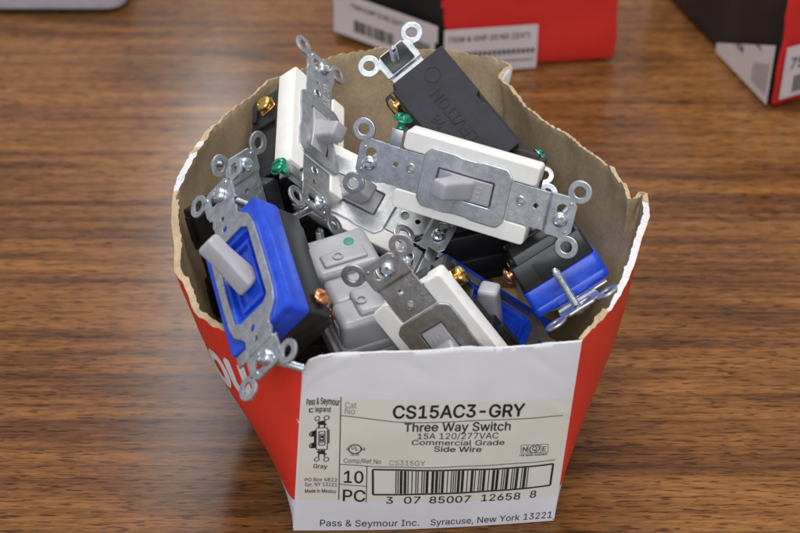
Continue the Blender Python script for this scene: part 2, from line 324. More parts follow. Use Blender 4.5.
# text as flat polygons, in a frame where the capital height is 1
# letter outlines (x y pairs, in thousandths), so that the print has the plain grotesque look of the label
GLYPHS = {
 '"': (321, '70 509 78 318 128 318 136 509|243 318 250 509 185 509 193 318'),
 '#': (440, '115 0 138 140 265 140 242 0 294 0 317 140 391 140 400 192 325 192 346 316 421 316 429 368 354 368 377 509 326 509 303 368 175 368 198 509 147 509 124 368 49 368 40 316 116 316 95 192 19 192 10 140 87 140 64 0|274 192 146 192 167 316 294 316'),
 '&': (448, '54 62 69 42 88 26 110 12 136 1 165 -5 197 -7 221 -5 246 -1 271 7 294 17 315 31 328 43 364 0 438 0 366 87 371 92 385 115 397 144 403 167 407 194 408 224 349 224 348 198 343 174 336 151 328 134 219 266 256 293 291 325 305 342 315 362 322 382 324 404 320 433 308 459 290 482 266 499 246 507 224 512 200 513 176 512 154 507 134 499 110 481 91 458 82 440 77 420 75 398 78 370 87 344 96 327 108 310 135 275 85 235 63 212 47 189 38 164 34 133 36 108 43 84|109 87 100 108 97 131 100 154 110 174 121 188 135 202 154 217 172 230 292 87 286 81 269 69 251 59 223 50 193 46 166 49 143 57 124 70|168 453 184 459 201 461 226 457 245 445 258 427 262 405 260 389 255 375 247 363 237 352 216 335 183 310 169 327 145 363 139 380 137 399 139 416 145 431 155 444'),
 '(': (273, '92 156 99 106 111 55 128 4 150 -47 177 -96 236 -96 218 -57 202 -19 188 16 177 50 167 83 160 115 155 146 152 176 151 207 152 241 156 276 161 313 169 351 179 389 191 428 205 466 220 503 236 539 177 539 161 510 146 477 132 441 120 403 109 364 101 324 94 284 90 245 89 207'),
 ')': (273, '56 -56 37 -96 97 -96 123 -47 144 2 161 53 174 104 182 156 184 207 183 245 179 283 173 323 164 364 154 403 142 441 128 477 113 510 97 539 37 539 54 503 69 466 82 428 94 389 104 351 112 313 117 276 121 241 122 207 121 177 118 147 113 116 106 85 97 52 86 18 72 -18'),
 ',': (188, '68 71 38 -119 84 -119 137 71'),
 '-': (453, '114 244 114 188 337 188 337 244'),
 '.': (188, '50 41 53 24 63 9 78 -1 95 -4 113 -1 128 9 138 24 141 41 138 59 128 73 113 83 95 87 78 83 63 73 53 59'),
 '/': (249, '235 533 178 533 14 -76 71 -76'),
 '0': (453, '57 155 69 113 85 77 105 48 130 24 159 7 191 -4 227 -7 263 -4 295 7 323 24 348 48 368 77 384 113 396 155 403 202 405 254 403 306 396 353 384 395 368 431 348 461 323 484 294 502 262 512 227 516 191 512 159 502 130 484 106 461 85 431 69 395 57 353 50 306 48 254 50 202|123 144 115 176 111 213 109 254 111 295 115 332 123 365 134 393 147 416 163 435 182 449 203 457 227 460 251 457 272 449 290 435 306 416 320 393 330 365 338 332 342 295 344 254 342 213 338 176 330 144 320 116 306 92 290 74 272 61 251 53 227 50 203 53 182 61 163 74 147 92 134 116'),
 '1': (453, '198 509 86 427 86 358 209 448 212 448 212 55 76 55 76 0 391 0 391 55 276 55 276 509'),
 '2': (453, '68 391 66 362 127 362 130 390 139 413 153 433 172 447 196 457 224 460 250 457 273 449 293 436 308 419 317 397 320 371 318 349 311 327 299 305 282 282 234 229 64 47 64 0 389 0 389 57 153 57 153 60 267 180 294 209 317 236 336 259 351 280 363 299 371 318 379 345 381 372 379 398 372 423 361 445 346 465 328 483 306 497 281 507 254 514 225 516 195 514 168 507 143 496 121 481 102 463 86 442 75 418'),
 '3': (453, '109 23 133 10 159 1 188 -5 218 -7 251 -5 281 2 309 12 333 27 353 45 370 66 383 90 390 116 393 145 391 172 383 198 371 222 354 244 333 262 308 276 279 286 247 290 221 289 372 461 372 509 70 509 70 452 288 452 288 448 157 299 157 248 201 248 229 246 254 242 275 234 299 217 316 196 326 172 329 145 325 116 315 93 298 74 275 61 248 52 219 50 190 52 165 59 143 71 126 87 115 107 109 132 44 132 48 104 57 79 70 57 88 38'),
 '4': (453, '40 158 40 105 282 105 282 0 343 0 343 105 413 105 413 163 343 163 343 318 282 318 282 163 109 163 109 166 311 509 247 509'),
 '5': (453, '128 246 145 258 167 268 192 275 218 277 248 273 275 262 297 244 314 221 322 203 326 183 328 162 324 132 314 104 298 81 276 64 250 54 221 50 196 52 173 60 154 73 138 89 127 108 122 130 60 130 63 105 71 82 83 60 99 41 118 24 140 11 165 1 192 -5 221 -7 253 -4 282 3 309 15 332 32 352 52 369 76 381 102 389 131 391 163 390 187 386 210 379 231 370 251 358 269 345 285 330 300 313 312 294 321 274 328 252 332 229 334 203 332 178 325 155 314 136 301 134 301 151 452 366 452 366 509 96 509 67 253'),
 '6': (453, '84 74 100 51 119 31 142 15 168 3 196 -5 226 -7 257 -5 285 2 310 14 333 30 352 50 368 73 380 98 387 126 389 157 387 187 380 215 370 240 355 262 337 280 316 295 292 306 265 312 235 314 214 312 196 307 179 299 174 295 322 509 252 509 137 340 113 302 94 268 80 239 71 212 66 187 64 162 66 130 73 101|138 102 128 128 125 158 128 188 138 214 154 236 174 252 198 262 226 265 254 262 279 251 299 235 314 213 324 187 327 157 324 128 314 101 299 79 279 63 254 52 226 48 198 52 174 63 154 80'),
 '7': (453, '97 0 165 0 391 449 391 509 62 509 62 452 323 452 323 448'),
 '8': (453, '74 62 91 42 111 25 136 11 163 1 193 -5 226 -7 259 -5 289 1 317 11 341 25 362 42 378 62 391 84 398 109 401 135 399 156 395 176 387 195 371 220 351 241 327 256 300 265 300 267 323 276 343 289 359 308 372 330 379 354 382 380 380 405 373 428 361 450 346 469 328 485 306 498 282 508 255 514 226 516 197 514 170 508 146 498 124 485 105 469 90 450 79 428 72 405 70 380 73 354 80 330 93 308 110 289 130 276 153 267 153 265 125 256 101 241 81 220 65 195 58 176 53 156 52 135 54 109 62 84|129 91 119 114 115 139 119 166 130 189 146 208 169 223 196 232 226 235 256 232 283 223 306 208 322 189 333 166 337 139 333 114 323 91 307 74 285 60 267 54 248 50 226 49 205 50 185 54 167 60 145 74|177 449 200 457 226 460 252 457 275 449 294 437 308 420 316 400 319 376 316 351 307 330 293 313 274 300 252 292 226 290 200 292 178 300 158 313 145 330 136 351 133 376 136 400 145 420 158 437'),
 '9': (453, '66 321 72 294 83 269 98 247 116 229 137 214 161 203 188 197 218 195 238 197 257 202 274 210 277 213 130 0 200 0 315 168 340 207 359 241 373 270 382 297 387 322 389 347 387 379 380 408 368 434 352 458 333 478 310 494 285 506 257 513 226 516 196 513 168 506 143 494 120 478 101 459 85 436 73 411 66 383 64 352|128 322 125 352 128 381 138 407 154 430 174 446 198 457 226 460 254 457 279 446 299 430 314 407 324 381 327 350 324 321 314 295 299 273 279 257 254 247 226 243 198 247 174 257 154 273 138 295'),
 'A': (480, '16 0 85 0 135 142 344 142 395 0 463 0 276 509 201 509|191 302 213 371 239 456 264 372 287 302 324 199 155 199'),
 'B': (456, '125 57 125 231 248 231 280 228 306 218 327 203 342 184 352 162 355 137 352 115 344 96 330 80 309 67 281 60 245 57|60 509 60 0 247 0 284 2 317 8 344 18 367 31 386 48 400 67 410 88 416 111 418 136 416 161 411 184 402 203 385 227 363 245 339 257 315 262 315 267 337 275 356 286 373 301 387 320 395 344 398 374 396 398 390 421 381 442 367 461 350 477 329 491 304 501 274 507 241 509|238 285 125 285 125 452 240 452 270 449 294 442 313 429 326 413 333 394 336 372 333 348 323 326 308 309 288 296 264 288'),
 'C': (510, '53 157 70 115 92 79 118 49 150 25 186 7 225 -3 267 -7 293 -6 317 -2 341 5 363 13 383 24 402 38 420 53 435 71 448 91 459 112 467 135 473 160 408 160 400 136 389 114 375 96 357 81 338 69 315 60 292 55 267 53 237 56 210 63 184 76 161 94 141 117 125 145 113 177 106 213 103 254 106 295 113 332 125 364 141 392 161 414 184 432 209 445 237 453 267 456 292 454 315 449 338 440 357 428 375 413 389 395 400 373 408 348 473 348 467 373 459 397 448 418 435 438 419 456 402 471 383 485 362 496 340 504 317 511 292 515 267 516 225 512 186 502 150 484 118 459 92 429 70 393 53 352 43 305 40 254 43 203'),
 'D': (502, '60 509 60 0 219 0 268 3 312 14 351 31 384 54 411 84 433 119 449 159 459 205 462 255 459 305 449 351 433 391 412 426 385 455 353 478 315 495 272 506 225 509|288 68 254 60 215 57 125 57 125 452 221 452 258 449 291 441 320 428 344 410 364 388 379 361 390 329 397 294 399 255 397 216 390 181 379 149 363 122 343 99 318 81'),
 'E': (419, '125 57 125 229 355 229 355 286 125 286 125 452 372 452 372 509 60 509 60 0 375 0 375 57'),
 'G': (520, '69 116 91 80 117 49 149 25 185 7 225 -3 269 -7 308 -4 344 5 377 19 406 38 431 62 451 91 466 124 475 160 478 200 478 256 283 256 283 199 415 199 413 173 407 147 396 123 382 102 365 85 345 71 322 61 296 55 269 53 238 56 210 63 184 76 161 94 141 117 125 145 113 177 106 213 103 254 106 295 113 332 125 364 141 392 160 414 183 432 209 445 236 453 265 456 291 454 315 448 337 439 356 427 373 411 387 393 399 372 408 349 474 349 468 373 460 395 449 416 436 436 421 453 403 469 384 483 363 495 340 504 316 511 291 515 265 516 223 512 184 502 149 484 117 459 91 429 69 393 53 352 43 305 40 254 43 203 53 157'),
 'H': (517, '60 0 125 0 125 232 392 232 392 0 457 0 457 509 392 509 392 289 125 289 125 509 60 509'),
 'I': (300, '31 57 31 0 269 0 269 57 183 57 183 452 269 452 269 509 31 509 31 452 118 452 118 57'),
 'K': (467, '60 509 60 0 125 0 125 167 198 245 372 0 449 0 243 289 448 509 364 509 212 344 174 303 139 261 124 242 125 334 125 509'),
 'L': (393, '60 509 60 0 361 0 361 57 125 57 125 509'),
 'M': (628, '122 0 122 328 120 416 120 435 129 408 145 361 159 321 170 291 286 0 342 0 456 291 467 322 482 363 498 409 507 436 506 413 504 327 504 0 568 0 568 509 476 509 352 187 342 158 330 121 315 73 311 84 299 123 287 159 277 187 152 509 60 509 60 0'),
 'N': (523, '124 328 122 384 120 431 148 381 177 331 202 290 387 0 463 0 463 509 399 509 399 157 401 108 403 76 388 107 363 151 343 183 136 509 60 509 60 0 125 0 125 291'),
 'O': (533, '53 157 70 115 92 79 119 49 150 25 186 7 225 -3 267 -7 309 -3 348 7 384 25 415 49 442 79 464 115 480 157 490 203 493 254 490 305 480 352 464 393 442 429 415 459 384 484 348 502 309 512 267 516 225 512 186 502 150 484 119 459 92 429 70 393 53 352 43 305 40 254 43 203|125 144 113 176 106 213 103 254 106 295 113 332 125 364 141 392 161 415 184 433 210 446 237 453 267 456 296 453 324 446 349 433 372 415 392 392 408 365 420 333 428 296 430 254 428 213 420 176 408 144 392 116 372 94 349 76 324 63 296 56 267 53 237 56 210 63 184 76 161 94 141 117'),
 'P': (445, '60 0 125 0 125 186 235 186 272 188 304 195 332 207 356 223 375 243 390 265 400 291 407 318 409 348 407 377 400 404 390 430 375 452 356 471 332 487 304 499 272 507 235 509 60 509|125 452 232 452 257 451 279 446 297 439 318 423 333 402 342 376 344 348 342 320 333 294 318 272 297 256 279 248 258 244 233 242 125 242'),
 'Q': (533, '70 115 92 79 119 49 150 25 186 7 225 -3 267 -7 309 -3 348 7 357 12 401 -48 468 -48 403 39 415 49 442 79 464 115 480 157 490 203 493 254 490 305 480 352 464 393 442 429 415 459 384 484 348 502 309 512 267 516 225 512 186 502 150 484 119 459 92 429 70 393 53 352 43 305 40 254 43 203 53 157|141 117 125 144 113 176 106 213 103 254 106 295 113 332 125 364 141 392 161 415 184 433 210 446 237 453 267 456 296 453 324 446 349 433 372 415 392 392 408 365 420 333 428 296 430 254 428 213 420 176 408 144 392 116 372 94 366 89 313 159 245 159 319 62 296 56 267 53 237 56 210 63 184 76 161 94'),
 'R': (449, '60 0 125 0 125 198 236 198 246 199 353 0 428 0 314 210 333 217 357 232 376 250 390 271 401 296 407 323 409 352 407 381 401 408 390 433 376 455 357 474 333 489 305 500 273 507 236 509 60 509|125 452 233 452 258 451 279 447 298 440 319 425 334 405 342 380 345 352 342 324 334 300 319 281 298 267 280 260 258 256 234 255 125 255'),
 'S': (447, '81 40 102 23 128 9 157 -1 189 -7 224 -9 261 -7 294 0 323 11 349 25 370 43 386 64 398 87 406 112 408 139 407 161 402 180 395 198 378 220 359 238 336 252 312 264 264 279 212 293 169 308 148 319 131 334 119 352 115 376 119 398 129 418 145 435 167 448 194 456 225 459 254 456 280 449 302 437 320 421 332 401 337 378 401 378 398 403 390 427 377 449 360 468 340 484 316 498 289 508 259 514 227 516 195 514 165 508 138 498 113 484 92 468 75 448 62 425 55 400 52 372 56 341 67 313 86 289 112 269 145 253 184 239 245 222 296 205 316 193 332 179 342 161 346 139 342 114 329 92 310 74 286 60 267 54 246 50 224 49 194 51 166 59 142 71 123 88 110 110 104 137 38 137 42 109 51 83 64 60'),
 'T': (449, '32 509 32 452 193 452 193 0 257 0 257 452 417 452 417 509'),
 'U': (517, '60 173 63 139 71 108 85 80 103 55 126 33 154 15 186 2 221 -5 259 -8 297 -5 332 2 363 15 391 33 414 55 433 80 446 108 454 139 457 173 457 509 393 509 393 178 391 155 386 133 377 113 365 95 349 80 331 68 310 59 286 54 259 52 232 54 208 59 187 68 169 80 153 95 141 113 132 133 126 155 124 178 124 509 60 509'),
 'V': (480, '84 509 16 509 204 0 278 0 463 509 395 509 290 206 267 138 241 52 215 137 192 206'),
 'W': (686, '16 509 155 0 230 0 318 323 335 395 343 437 351 391 368 323 455 0 530 0 670 509 603 509 523 196 510 145 492 62 486 94 462 196 380 509 306 509 224 196 211 145 193 61 187 94 163 196 82 509'),
 'X': (474, '18 0 91 0 182 129 206 166 225 196 237 218 250 195 268 165 292 129 382 0 456 0 276 263 446 509 374 509 298 400 272 361 252 329 238 302 223 329 204 361 178 400 104 509 29 509 200 260'),
 'Y': (472, '91 509 16 509 203 208 203 0 268 0 268 208 455 509 381 509 280 344 251 293 242 275 236 261 222 292 192 344'),
 'a': (389, '38 63 48 45 61 29 76 15 94 5 115 -3 137 -7 160 -9 190 -6 215 1 236 12 252 25 264 38 272 52 277 52 277 0 337 0 337 251 335 278 330 301 322 320 306 343 286 360 263 372 239 379 216 383 194 384 173 383 153 380 133 375 114 368 96 358 79 346 64 331 51 312 41 291 100 274 108 288 118 301 132 313 149 322 171 329 196 331 220 329 240 322 256 311 267 297 274 278 273 243 265 235 252 230 234 227 178 220 125 211 100 204 78 193 58 179 43 161 34 138 30 108 32 84|94 87 92 105 95 124 103 139 117 150 134 159 175 168 200 171 231 176 259 182 270 186 276 190 276 138 272 115 263 93 248 74 228 59 202 49 170 45 149 47 130 52 114 60 102 72'),
 'c': (396, '44 116 56 85 73 58 93 35 117 16 144 3 174 -5 207 -8 235 -6 261 -1 285 8 306 21 325 37 341 56 354 78 363 102 304 117 292 89 282 76 271 66 258 58 243 52 226 48 207 46 183 48 163 55 145 66 130 80 118 97 108 117 101 139 97 163 96 187 97 212 101 236 108 258 118 278 130 296 145 310 163 321 183 328 207 330 226 329 242 325 257 319 270 311 281 301 290 289 298 276 303 262 362 277 353 301 340 322 324 340 305 356 284 368 260 377 234 382 207 384 174 381 144 373 117 360 93 341 73 318 56 291 44 260 36 225 34 187 36 150'),
 'd': (424, '43 116 55 84 70 57 89 34 111 16 137 3 165 -5 195 -8 227 -5 252 4 272 17 287 31 307 59 313 59 313 0 372 0 372 509 311 509 311 319 306 319 298 332 287 346 273 360 253 373 228 382 196 384 165 381 137 374 112 361 90 343 71 320 55 293 43 262 36 227 34 189 36 151|109 117 102 139 97 163 96 189 97 215 101 239 108 261 118 281 130 297 145 311 162 322 182 328 205 330 227 328 246 322 263 312 278 299 290 282 300 263 307 241 311 216 312 189 311 162 306 137 299 115 290 95 278 79 263 65 246 55 226 49 205 47 182 49 162 55 145 66 130 80 118 97'),
 'e': (404, '97 231 102 251 109 270 125 294 146 313 164 323 183 328 205 330 227 328 246 323 263 314 283 294 298 269 305 248 309 226 309 221 97 221|44 116 56 85 72 58 92 35 117 16 145 3 177 -5 212 -8 237 -7 261 -3 283 4 302 14 320 25 335 39 348 55 358 72 365 91 306 105 297 88 285 73 271 61 254 53 234 48 212 46 190 48 169 53 151 61 135 73 121 88 110 106 102 127 98 151 97 169 371 169 371 194 369 227 365 256 357 282 347 305 334 324 319 341 302 355 285 366 266 374 246 380 226 383 205 384 172 381 142 373 115 359 91 340 71 317 55 290 43 259 36 224 34 187 36 150'),
 'f': (254, '142 0 142 327 228 327 228 379 142 379 142 419 145 443 154 460 171 470 195 474 215 472 227 468 243 521 222 527 187 530 161 527 135 519 113 505 96 486 85 461 81 432 81 379 6 379 6 327 81 327 81 0'),
 'g': (425, '51 -69 64 -91 82 -110 97 -122 114 -132 134 -140 156 -146 180 -150 207 -151 237 -149 265 -144 291 -136 314 -124 334 -109 350 -90 362 -67 370 -40 372 -9 372 379 313 379 313 319 308 319 288 346 273 360 253 373 228 382 196 384 166 381 138 374 112 361 90 343 71 320 55 293 43 262 36 228 34 191 36 154 43 120 55 90 71 64 90 43 113 27 138 15 165 7 195 5 227 8 252 16 272 28 287 41 306 68 311 68 311 -6 308 -34 298 -57 282 -75 261 -87 236 -95 207 -97 178 -95 154 -88 136 -78 122 -66 101 -41|109 123 102 144 97 167 96 193 97 218 102 241 109 262 118 281 130 298 145 312 162 322 182 328 205 330 227 328 247 322 264 312 285 291 300 264 307 242 311 219 312 193 311 166 307 142 300 121 285 95 264 75 247 66 227 61 205 59 183 61 163 67 145 76 124 96'),
 'h': (410, '53 509 53 0 114 0 114 227 117 257 126 283 141 303 161 317 184 326 210 329 235 326 256 318 273 304 286 286 293 263 296 235 296 0 357 0 357 240 355 271 350 298 341 321 329 340 313 356 295 369 275 377 252 382 227 384 200 382 175 374 152 362 132 344 116 319 114 315 114 509'),
 'i': (167, '68 446 84 443 100 446 114 455 123 468 126 483 123 499 114 512 100 521 84 524 68 521 54 512 44 499 41 483 44 468 54 455|53 379 53 0 114 0 114 379'),
 'k': (381, '114 212 114 509 53 509 53 0 114 0 114 141 154 178 294 0 372 0 201 216 360 379 284 379 121 212'),
 'l': (189, '53 509 53 84 55 59 62 37 74 20 91 8 112 0 139 -2 162 -1 181 3 170 54 146 52 130 54 120 62 116 76 114 99 114 509'),
 'm': (610, '114 0 114 238 117 266 126 289 140 307 158 320 178 328 199 330 229 325 253 311 269 288 274 260 274 0 335 0 335 247 338 270 345 290 358 307 374 320 395 328 419 330 448 326 473 313 486 298 493 279 496 254 496 0 557 0 557 255 555 283 550 307 541 328 529 346 514 361 497 372 478 380 458 384 437 386 408 383 381 375 357 361 337 343 322 320 317 309 314 320 303 342 287 361 268 375 245 383 219 386 195 384 172 376 151 363 132 346 118 323 112 307 112 379 53 379 53 0'),
 'n': (410, '114 0 114 227 117 257 126 283 141 303 161 317 184 326 210 329 235 326 256 318 273 304 286 286 293 263 296 235 296 0 357 0 357 240 355 271 350 298 341 321 328 340 313 356 295 369 275 377 252 382 227 384 200 382 175 374 152 362 132 344 116 319 112 310 112 379 53 379 53 0'),
 'o': (415, '44 116 56 85 73 58 93 35 117 16 144 3 174 -5 207 -8 241 -5 271 3 299 16 323 35 343 58 359 85 371 116 379 150 381 187 379 225 371 260 359 291 343 318 323 341 299 360 271 373 241 381 207 384 174 381 144 373 117 360 93 341 73 318 56 291 44 260 36 225 34 187 36 150|108 117 101 139 97 163 96 187 97 212 101 236 108 258 118 278 130 296 145 310 163 321 183 328 207 330 231 328 252 321 270 310 285 296 298 278 307 258 314 236 318 212 319 187 318 163 314 139 307 117 298 97 285 80 270 66 252 55 231 48 207 46 183 48 163 55 145 66 130 80 118 97'),
 'p': (424, '112 319 112 379 53 379 53 -143 114 -143 114 59 118 59 138 31 153 17 173 4 198 -5 229 -8 260 -5 288 3 313 16 335 34 354 57 370 84 381 116 388 151 390 189 388 227 381 262 370 293 354 320 335 343 313 361 288 374 260 381 229 384 197 382 171 373 152 360 137 346 118 319|114 162 113 189 114 216 118 241 125 263 134 282 146 299 161 312 178 322 198 328 220 330 243 328 263 322 280 311 295 297 307 281 316 261 323 239 327 215 328 189 327 163 323 139 316 117 306 97 294 80 279 66 262 55 242 49 220 47 198 49 179 55 162 65 147 79 135 95 125 115 118 137'),
 'r': (259, '112 321 112 379 53 379 53 0 114 0 114 237 117 262 126 284 140 301 159 315 182 323 207 326 230 324 243 322 243 384 229 384 213 385 191 383 171 377 152 367 130 347 115 321'),
 's': (365, '62 38 76 24 93 12 112 3 134 -3 157 -7 182 -8 210 -6 236 -2 260 6 281 17 298 31 312 47 323 65 329 85 331 107 328 131 320 153 306 171 287 187 261 199 229 209 172 223 144 232 124 243 113 258 109 277 114 299 131 317 156 329 187 333 220 329 243 316 258 298 268 277 324 290 314 316 299 339 279 358 254 372 234 379 212 383 187 384 161 383 137 378 115 370 95 360 79 347 65 332 55 314 49 295 47 274 50 249 58 227 72 208 92 192 118 180 149 170 212 155 237 147 254 136 264 121 268 103 262 81 244 62 227 53 206 47 181 45 150 49 124 60 105 79 94 107 36 94 42 73 50 54'),
 't': (227, '68 64 77 40 92 21 113 7 138 -1 168 -4 192 -3 213 2 202 54 185 51 170 50 150 53 136 61 128 76 126 98 126 327 204 327 204 379 126 379 126 471 65 471 65 379 6 379 6 327 65 327 65 93'),
 'u': (410, '53 379 53 139 55 109 60 82 69 59 81 39 97 23 115 11 135 2 158 -3 182 -5 209 -3 234 5 257 17 277 35 294 60 298 71 298 0 357 0 357 379 296 379 296 153 293 122 283 97 269 76 249 62 226 53 200 50 175 53 154 61 137 75 124 93 116 116 114 144 114 379'),
 'w': (567, '87 379 23 379 138 0 199 0 248 172 263 225 277 280 284 309 291 280 305 225 319 172 368 0 429 0 545 379 480 379 434 214 413 135 397 66 382 136 362 214 316 379 252 379 206 214 186 135 170 64 154 137 133 214'),
 'x': (379, '21 0 91 0 148 85 178 136 189 155 200 136 231 85 287 0 358 0 224 192 352 379 282 379 233 306 202 253 191 233 147 306 100 379 29 379 155 195'),
 'y': (389, '88 -90 71 -87 61 -86 47 -139 65 -143 91 -145 116 -143 139 -136 159 -124 177 -107 191 -85 204 -58 371 379 305 379 224 155 202 87 195 60 187 87 165 155 84 379 17 379 163 -1 151 -36 141 -58 130 -74 118 -84 104 -89'),
}
_txt = {}
def text_mesh(s, bold=0.0):
    key = (s, bold)
    if key in _txt: return _txt[key]
    cu = bpy.data.curves.new('t', 'CURVE'); cu.dimensions = '2D'; cu.fill_mode = 'BOTH'; cu.resolution_u = 3
    pen = 0.0
    for ch in s:
        if ch == ' ': pen += SPACE; continue
        adv, enc = GLYPHS[ch]
        for part_ in enc.split('|'):
            q = [int(t) / 1000 for t in part_.split()]; n = len(q) // 2
            sp = cu.splines.new('POLY'); sp.points.add(n - 1); sp.use_cyclic_u = True
            for i, p in enumerate(sp.points): p.co = (q[2 * i] + pen, q[2 * i + 1], 0, 1)
        pen += adv / 1000
    o = bpy.data.objects.new('t', cu); COL.objects.link(o)
    me = bpy.data.meshes.new_from_object(o.evaluated_get(bpy.context.evaluated_depsgraph_get()))
    vs = [v.co.copy() for v in me.vertices]; fs = [list(p.vertices) for p in me.polygons]
    bpy.data.objects.remove(o); bpy.data.curves.remove(cu); bpy.data.meshes.remove(me)
    x0 = min(v.x for v in vs); x1 = max(v.x for v in vs)
    base = [((v.x - x0) / (x1 - x0), v.y / .509, 0.0) for v in vs]; out = list(base); fo = list(fs)
    if bold:                                    # heavier strokes: the same outline struck again a hair to each side, in thin layers
        bx, by = bold * .62 / (x1 - x0), bold * .62 / .509
        for j, (dx, dy) in enumerate(((1, 0), (-1, 0), (0, 1), (0, -1), (.7, .7), (-.7, -.7))):
            k = len(out); out += [(x + dx * bx, y + dy * by, -.012 * (j + 1)) for x, y, _ in base]; fo += [[i + k for i in f] for f in fs]
    _txt[key] = (out, fo); return _txt[key]
SPACE = .20
def text_solid(mb, s, mat, width, height, depth, bold=.01, mi=0):
    vs, fs = text_mesh(s, 0.0); n = len(vs)
    v = [(x * width, y * height, depth) for x, y, _ in vs] + [(x * width, y * height, -depth) for x, y, _ in vs]
    f = [list(q) for q in fs]
    cnt = {}
    for q in fs:
        for i in range(len(q)):
            e = (q[i], q[(i + 1) % len(q)]); cnt[e] = 1
    for (a, b) in cnt:
        if (b, a) not in cnt: f.append([a, a + n, b + n, b])
    mb.add(v, f, mi, mat)

# ================================================================== THE SETTING
def table():
    # one sheet, thick enough to be a real table top
    mb = MB().box(-900, 900, -620, 1100, -28, 0, 3, 3)
    o = link('table_top', mb.build('table_top'), None, [M['wood']]); o['kind'] = 'structure'
table()

# ================================================================== THE CARDBOARD BOX
#BOXGEO
BASE = dict(FL=(-44.3, -3.0, 0.35), FR=(64.2, 2.7, 0.35), BR=(58.0, 160.0, 0.35), BL=(-52.0, 156.0, 0.35))
RIM = dict(
 front=[(-37.6, 0.0, 84.2), (-35.1, 0.2, 89.0), (-30.5, 0.5, 91.2), (-21.0, 1.2, 92.9), (-5.7, 2.4, 93.7), (11.5, 3.7, 93.8), (24.8, 4.7, 94.2), (38.3, 5.7, 92.4), (49.9, 6.5, 91.9), (61.5, 7.4, 92.5), (69.9, 8.0, 93.0)],
 right=[(69.9, 8.0, 93.0), (73.6, 13.4, 93.0), (80.4, 20.8, 94.0), (87.6, 30.9, 96.0), (92.2, 41.3, 98.0), (97.5, 57.4, 101.0), (103.4, 75.0, 104.0), (104.1, 88.9, 106.0), (101.0, 90.3, 106.0), (97.0, 85.2, 105.5), (96.0, 94.8, 106.0), (91.0, 108.7, 107.0), (84.8, 115.7, 107.5), (78.6, 123.8, 108.0), (75.3, 131.1, 108.0), (65.1, 142.8, 109.0), (58.9, 150.4, 109.0), (55.4, 160.1, 110.0), (51.4, 170.7, 110.0)],
 back=[(51.4, 170.7, 110.0), (47.1, 176.2, 110.5), (48.8, 181.7, 111.0), (53.1, 185.5, 111.5), (49.6, 189.3, 112.0), (43.7, 193.0, 112.0), (33.0, 195.9, 112.5), (23.1, 198.8, 113.0), (2.4, 200.8, 113.0), (-6.6, 202.1, 113.0), (-13.7, 198.8, 113.0), (-32.9, 194.0, 112.0), (-43.7, 183.7, 112.0), (-53.2, 179.0, 111.0), (-61.4, 176.1, 110.0)],
 left=[(-61.4, 176.1, 110.0), (-67.8, 162.7, 110.0), (-72.3, 155.7, 110.0), (-77.7, 149.6, 109.5), (-85.2, 134.4, 109.0), (-91.1, 118.1, 108.0), (-95.6, 94.8, 106.0), (-95.7, 83.7, 104.5), (-94.6, 72.8, 103.0), (-91.9, 58.1, 100.5), (-90.6, 44.6, 98.0), (-87.0, 39.9, 97.0), (-84.5, 34.7, 96.0), (-80.8, 24.5, 94.0), (-73.8, 19.5, 91.5), (-63.1, 15.2, 88.5), (-52.2, 7.3, 86.0), (-42.3, 1.6, 84.3), (-37.6, 0.0, 84.2)])
ENDS = dict(front=('FL', 'FR'), right=('FR', 'BR'), back=('BR', 'BL'), left=('BL', 'FL'))
def _cum(pl):
    L = [0.0]
    for a, b in zip(pl, pl[1:]): L.append(L[-1] + (Vector(b) - Vector(a)).length)
    return L
CUM = {k: _cum(v) for k, v in RIM.items()}
def rim_at(side, u):
    pl, L = RIM[side], CUM[side]
    d = min(max(u, 0), 1) * L[-1]
    for i in range(len(L) - 1):
        if d <= L[i + 1] or i == len(L) - 2:
            t = (d - L[i]) / max(1e-9, L[i + 1] - L[i])
            return Vector(pl[i]).lerp(Vector(pl[i + 1]), t)
def rim_smooth(side, u):
    # slightly rounded so that the wall below the ragged edge has no facets
    k = .035; w = 0; acc = Vector()
    for j in range(-2, 3):
        uu = u + j * k * min(1, 3 * min(u, 1 - u) / .2)
        acc += rim_at(side, uu); w += 1
    return acc / w
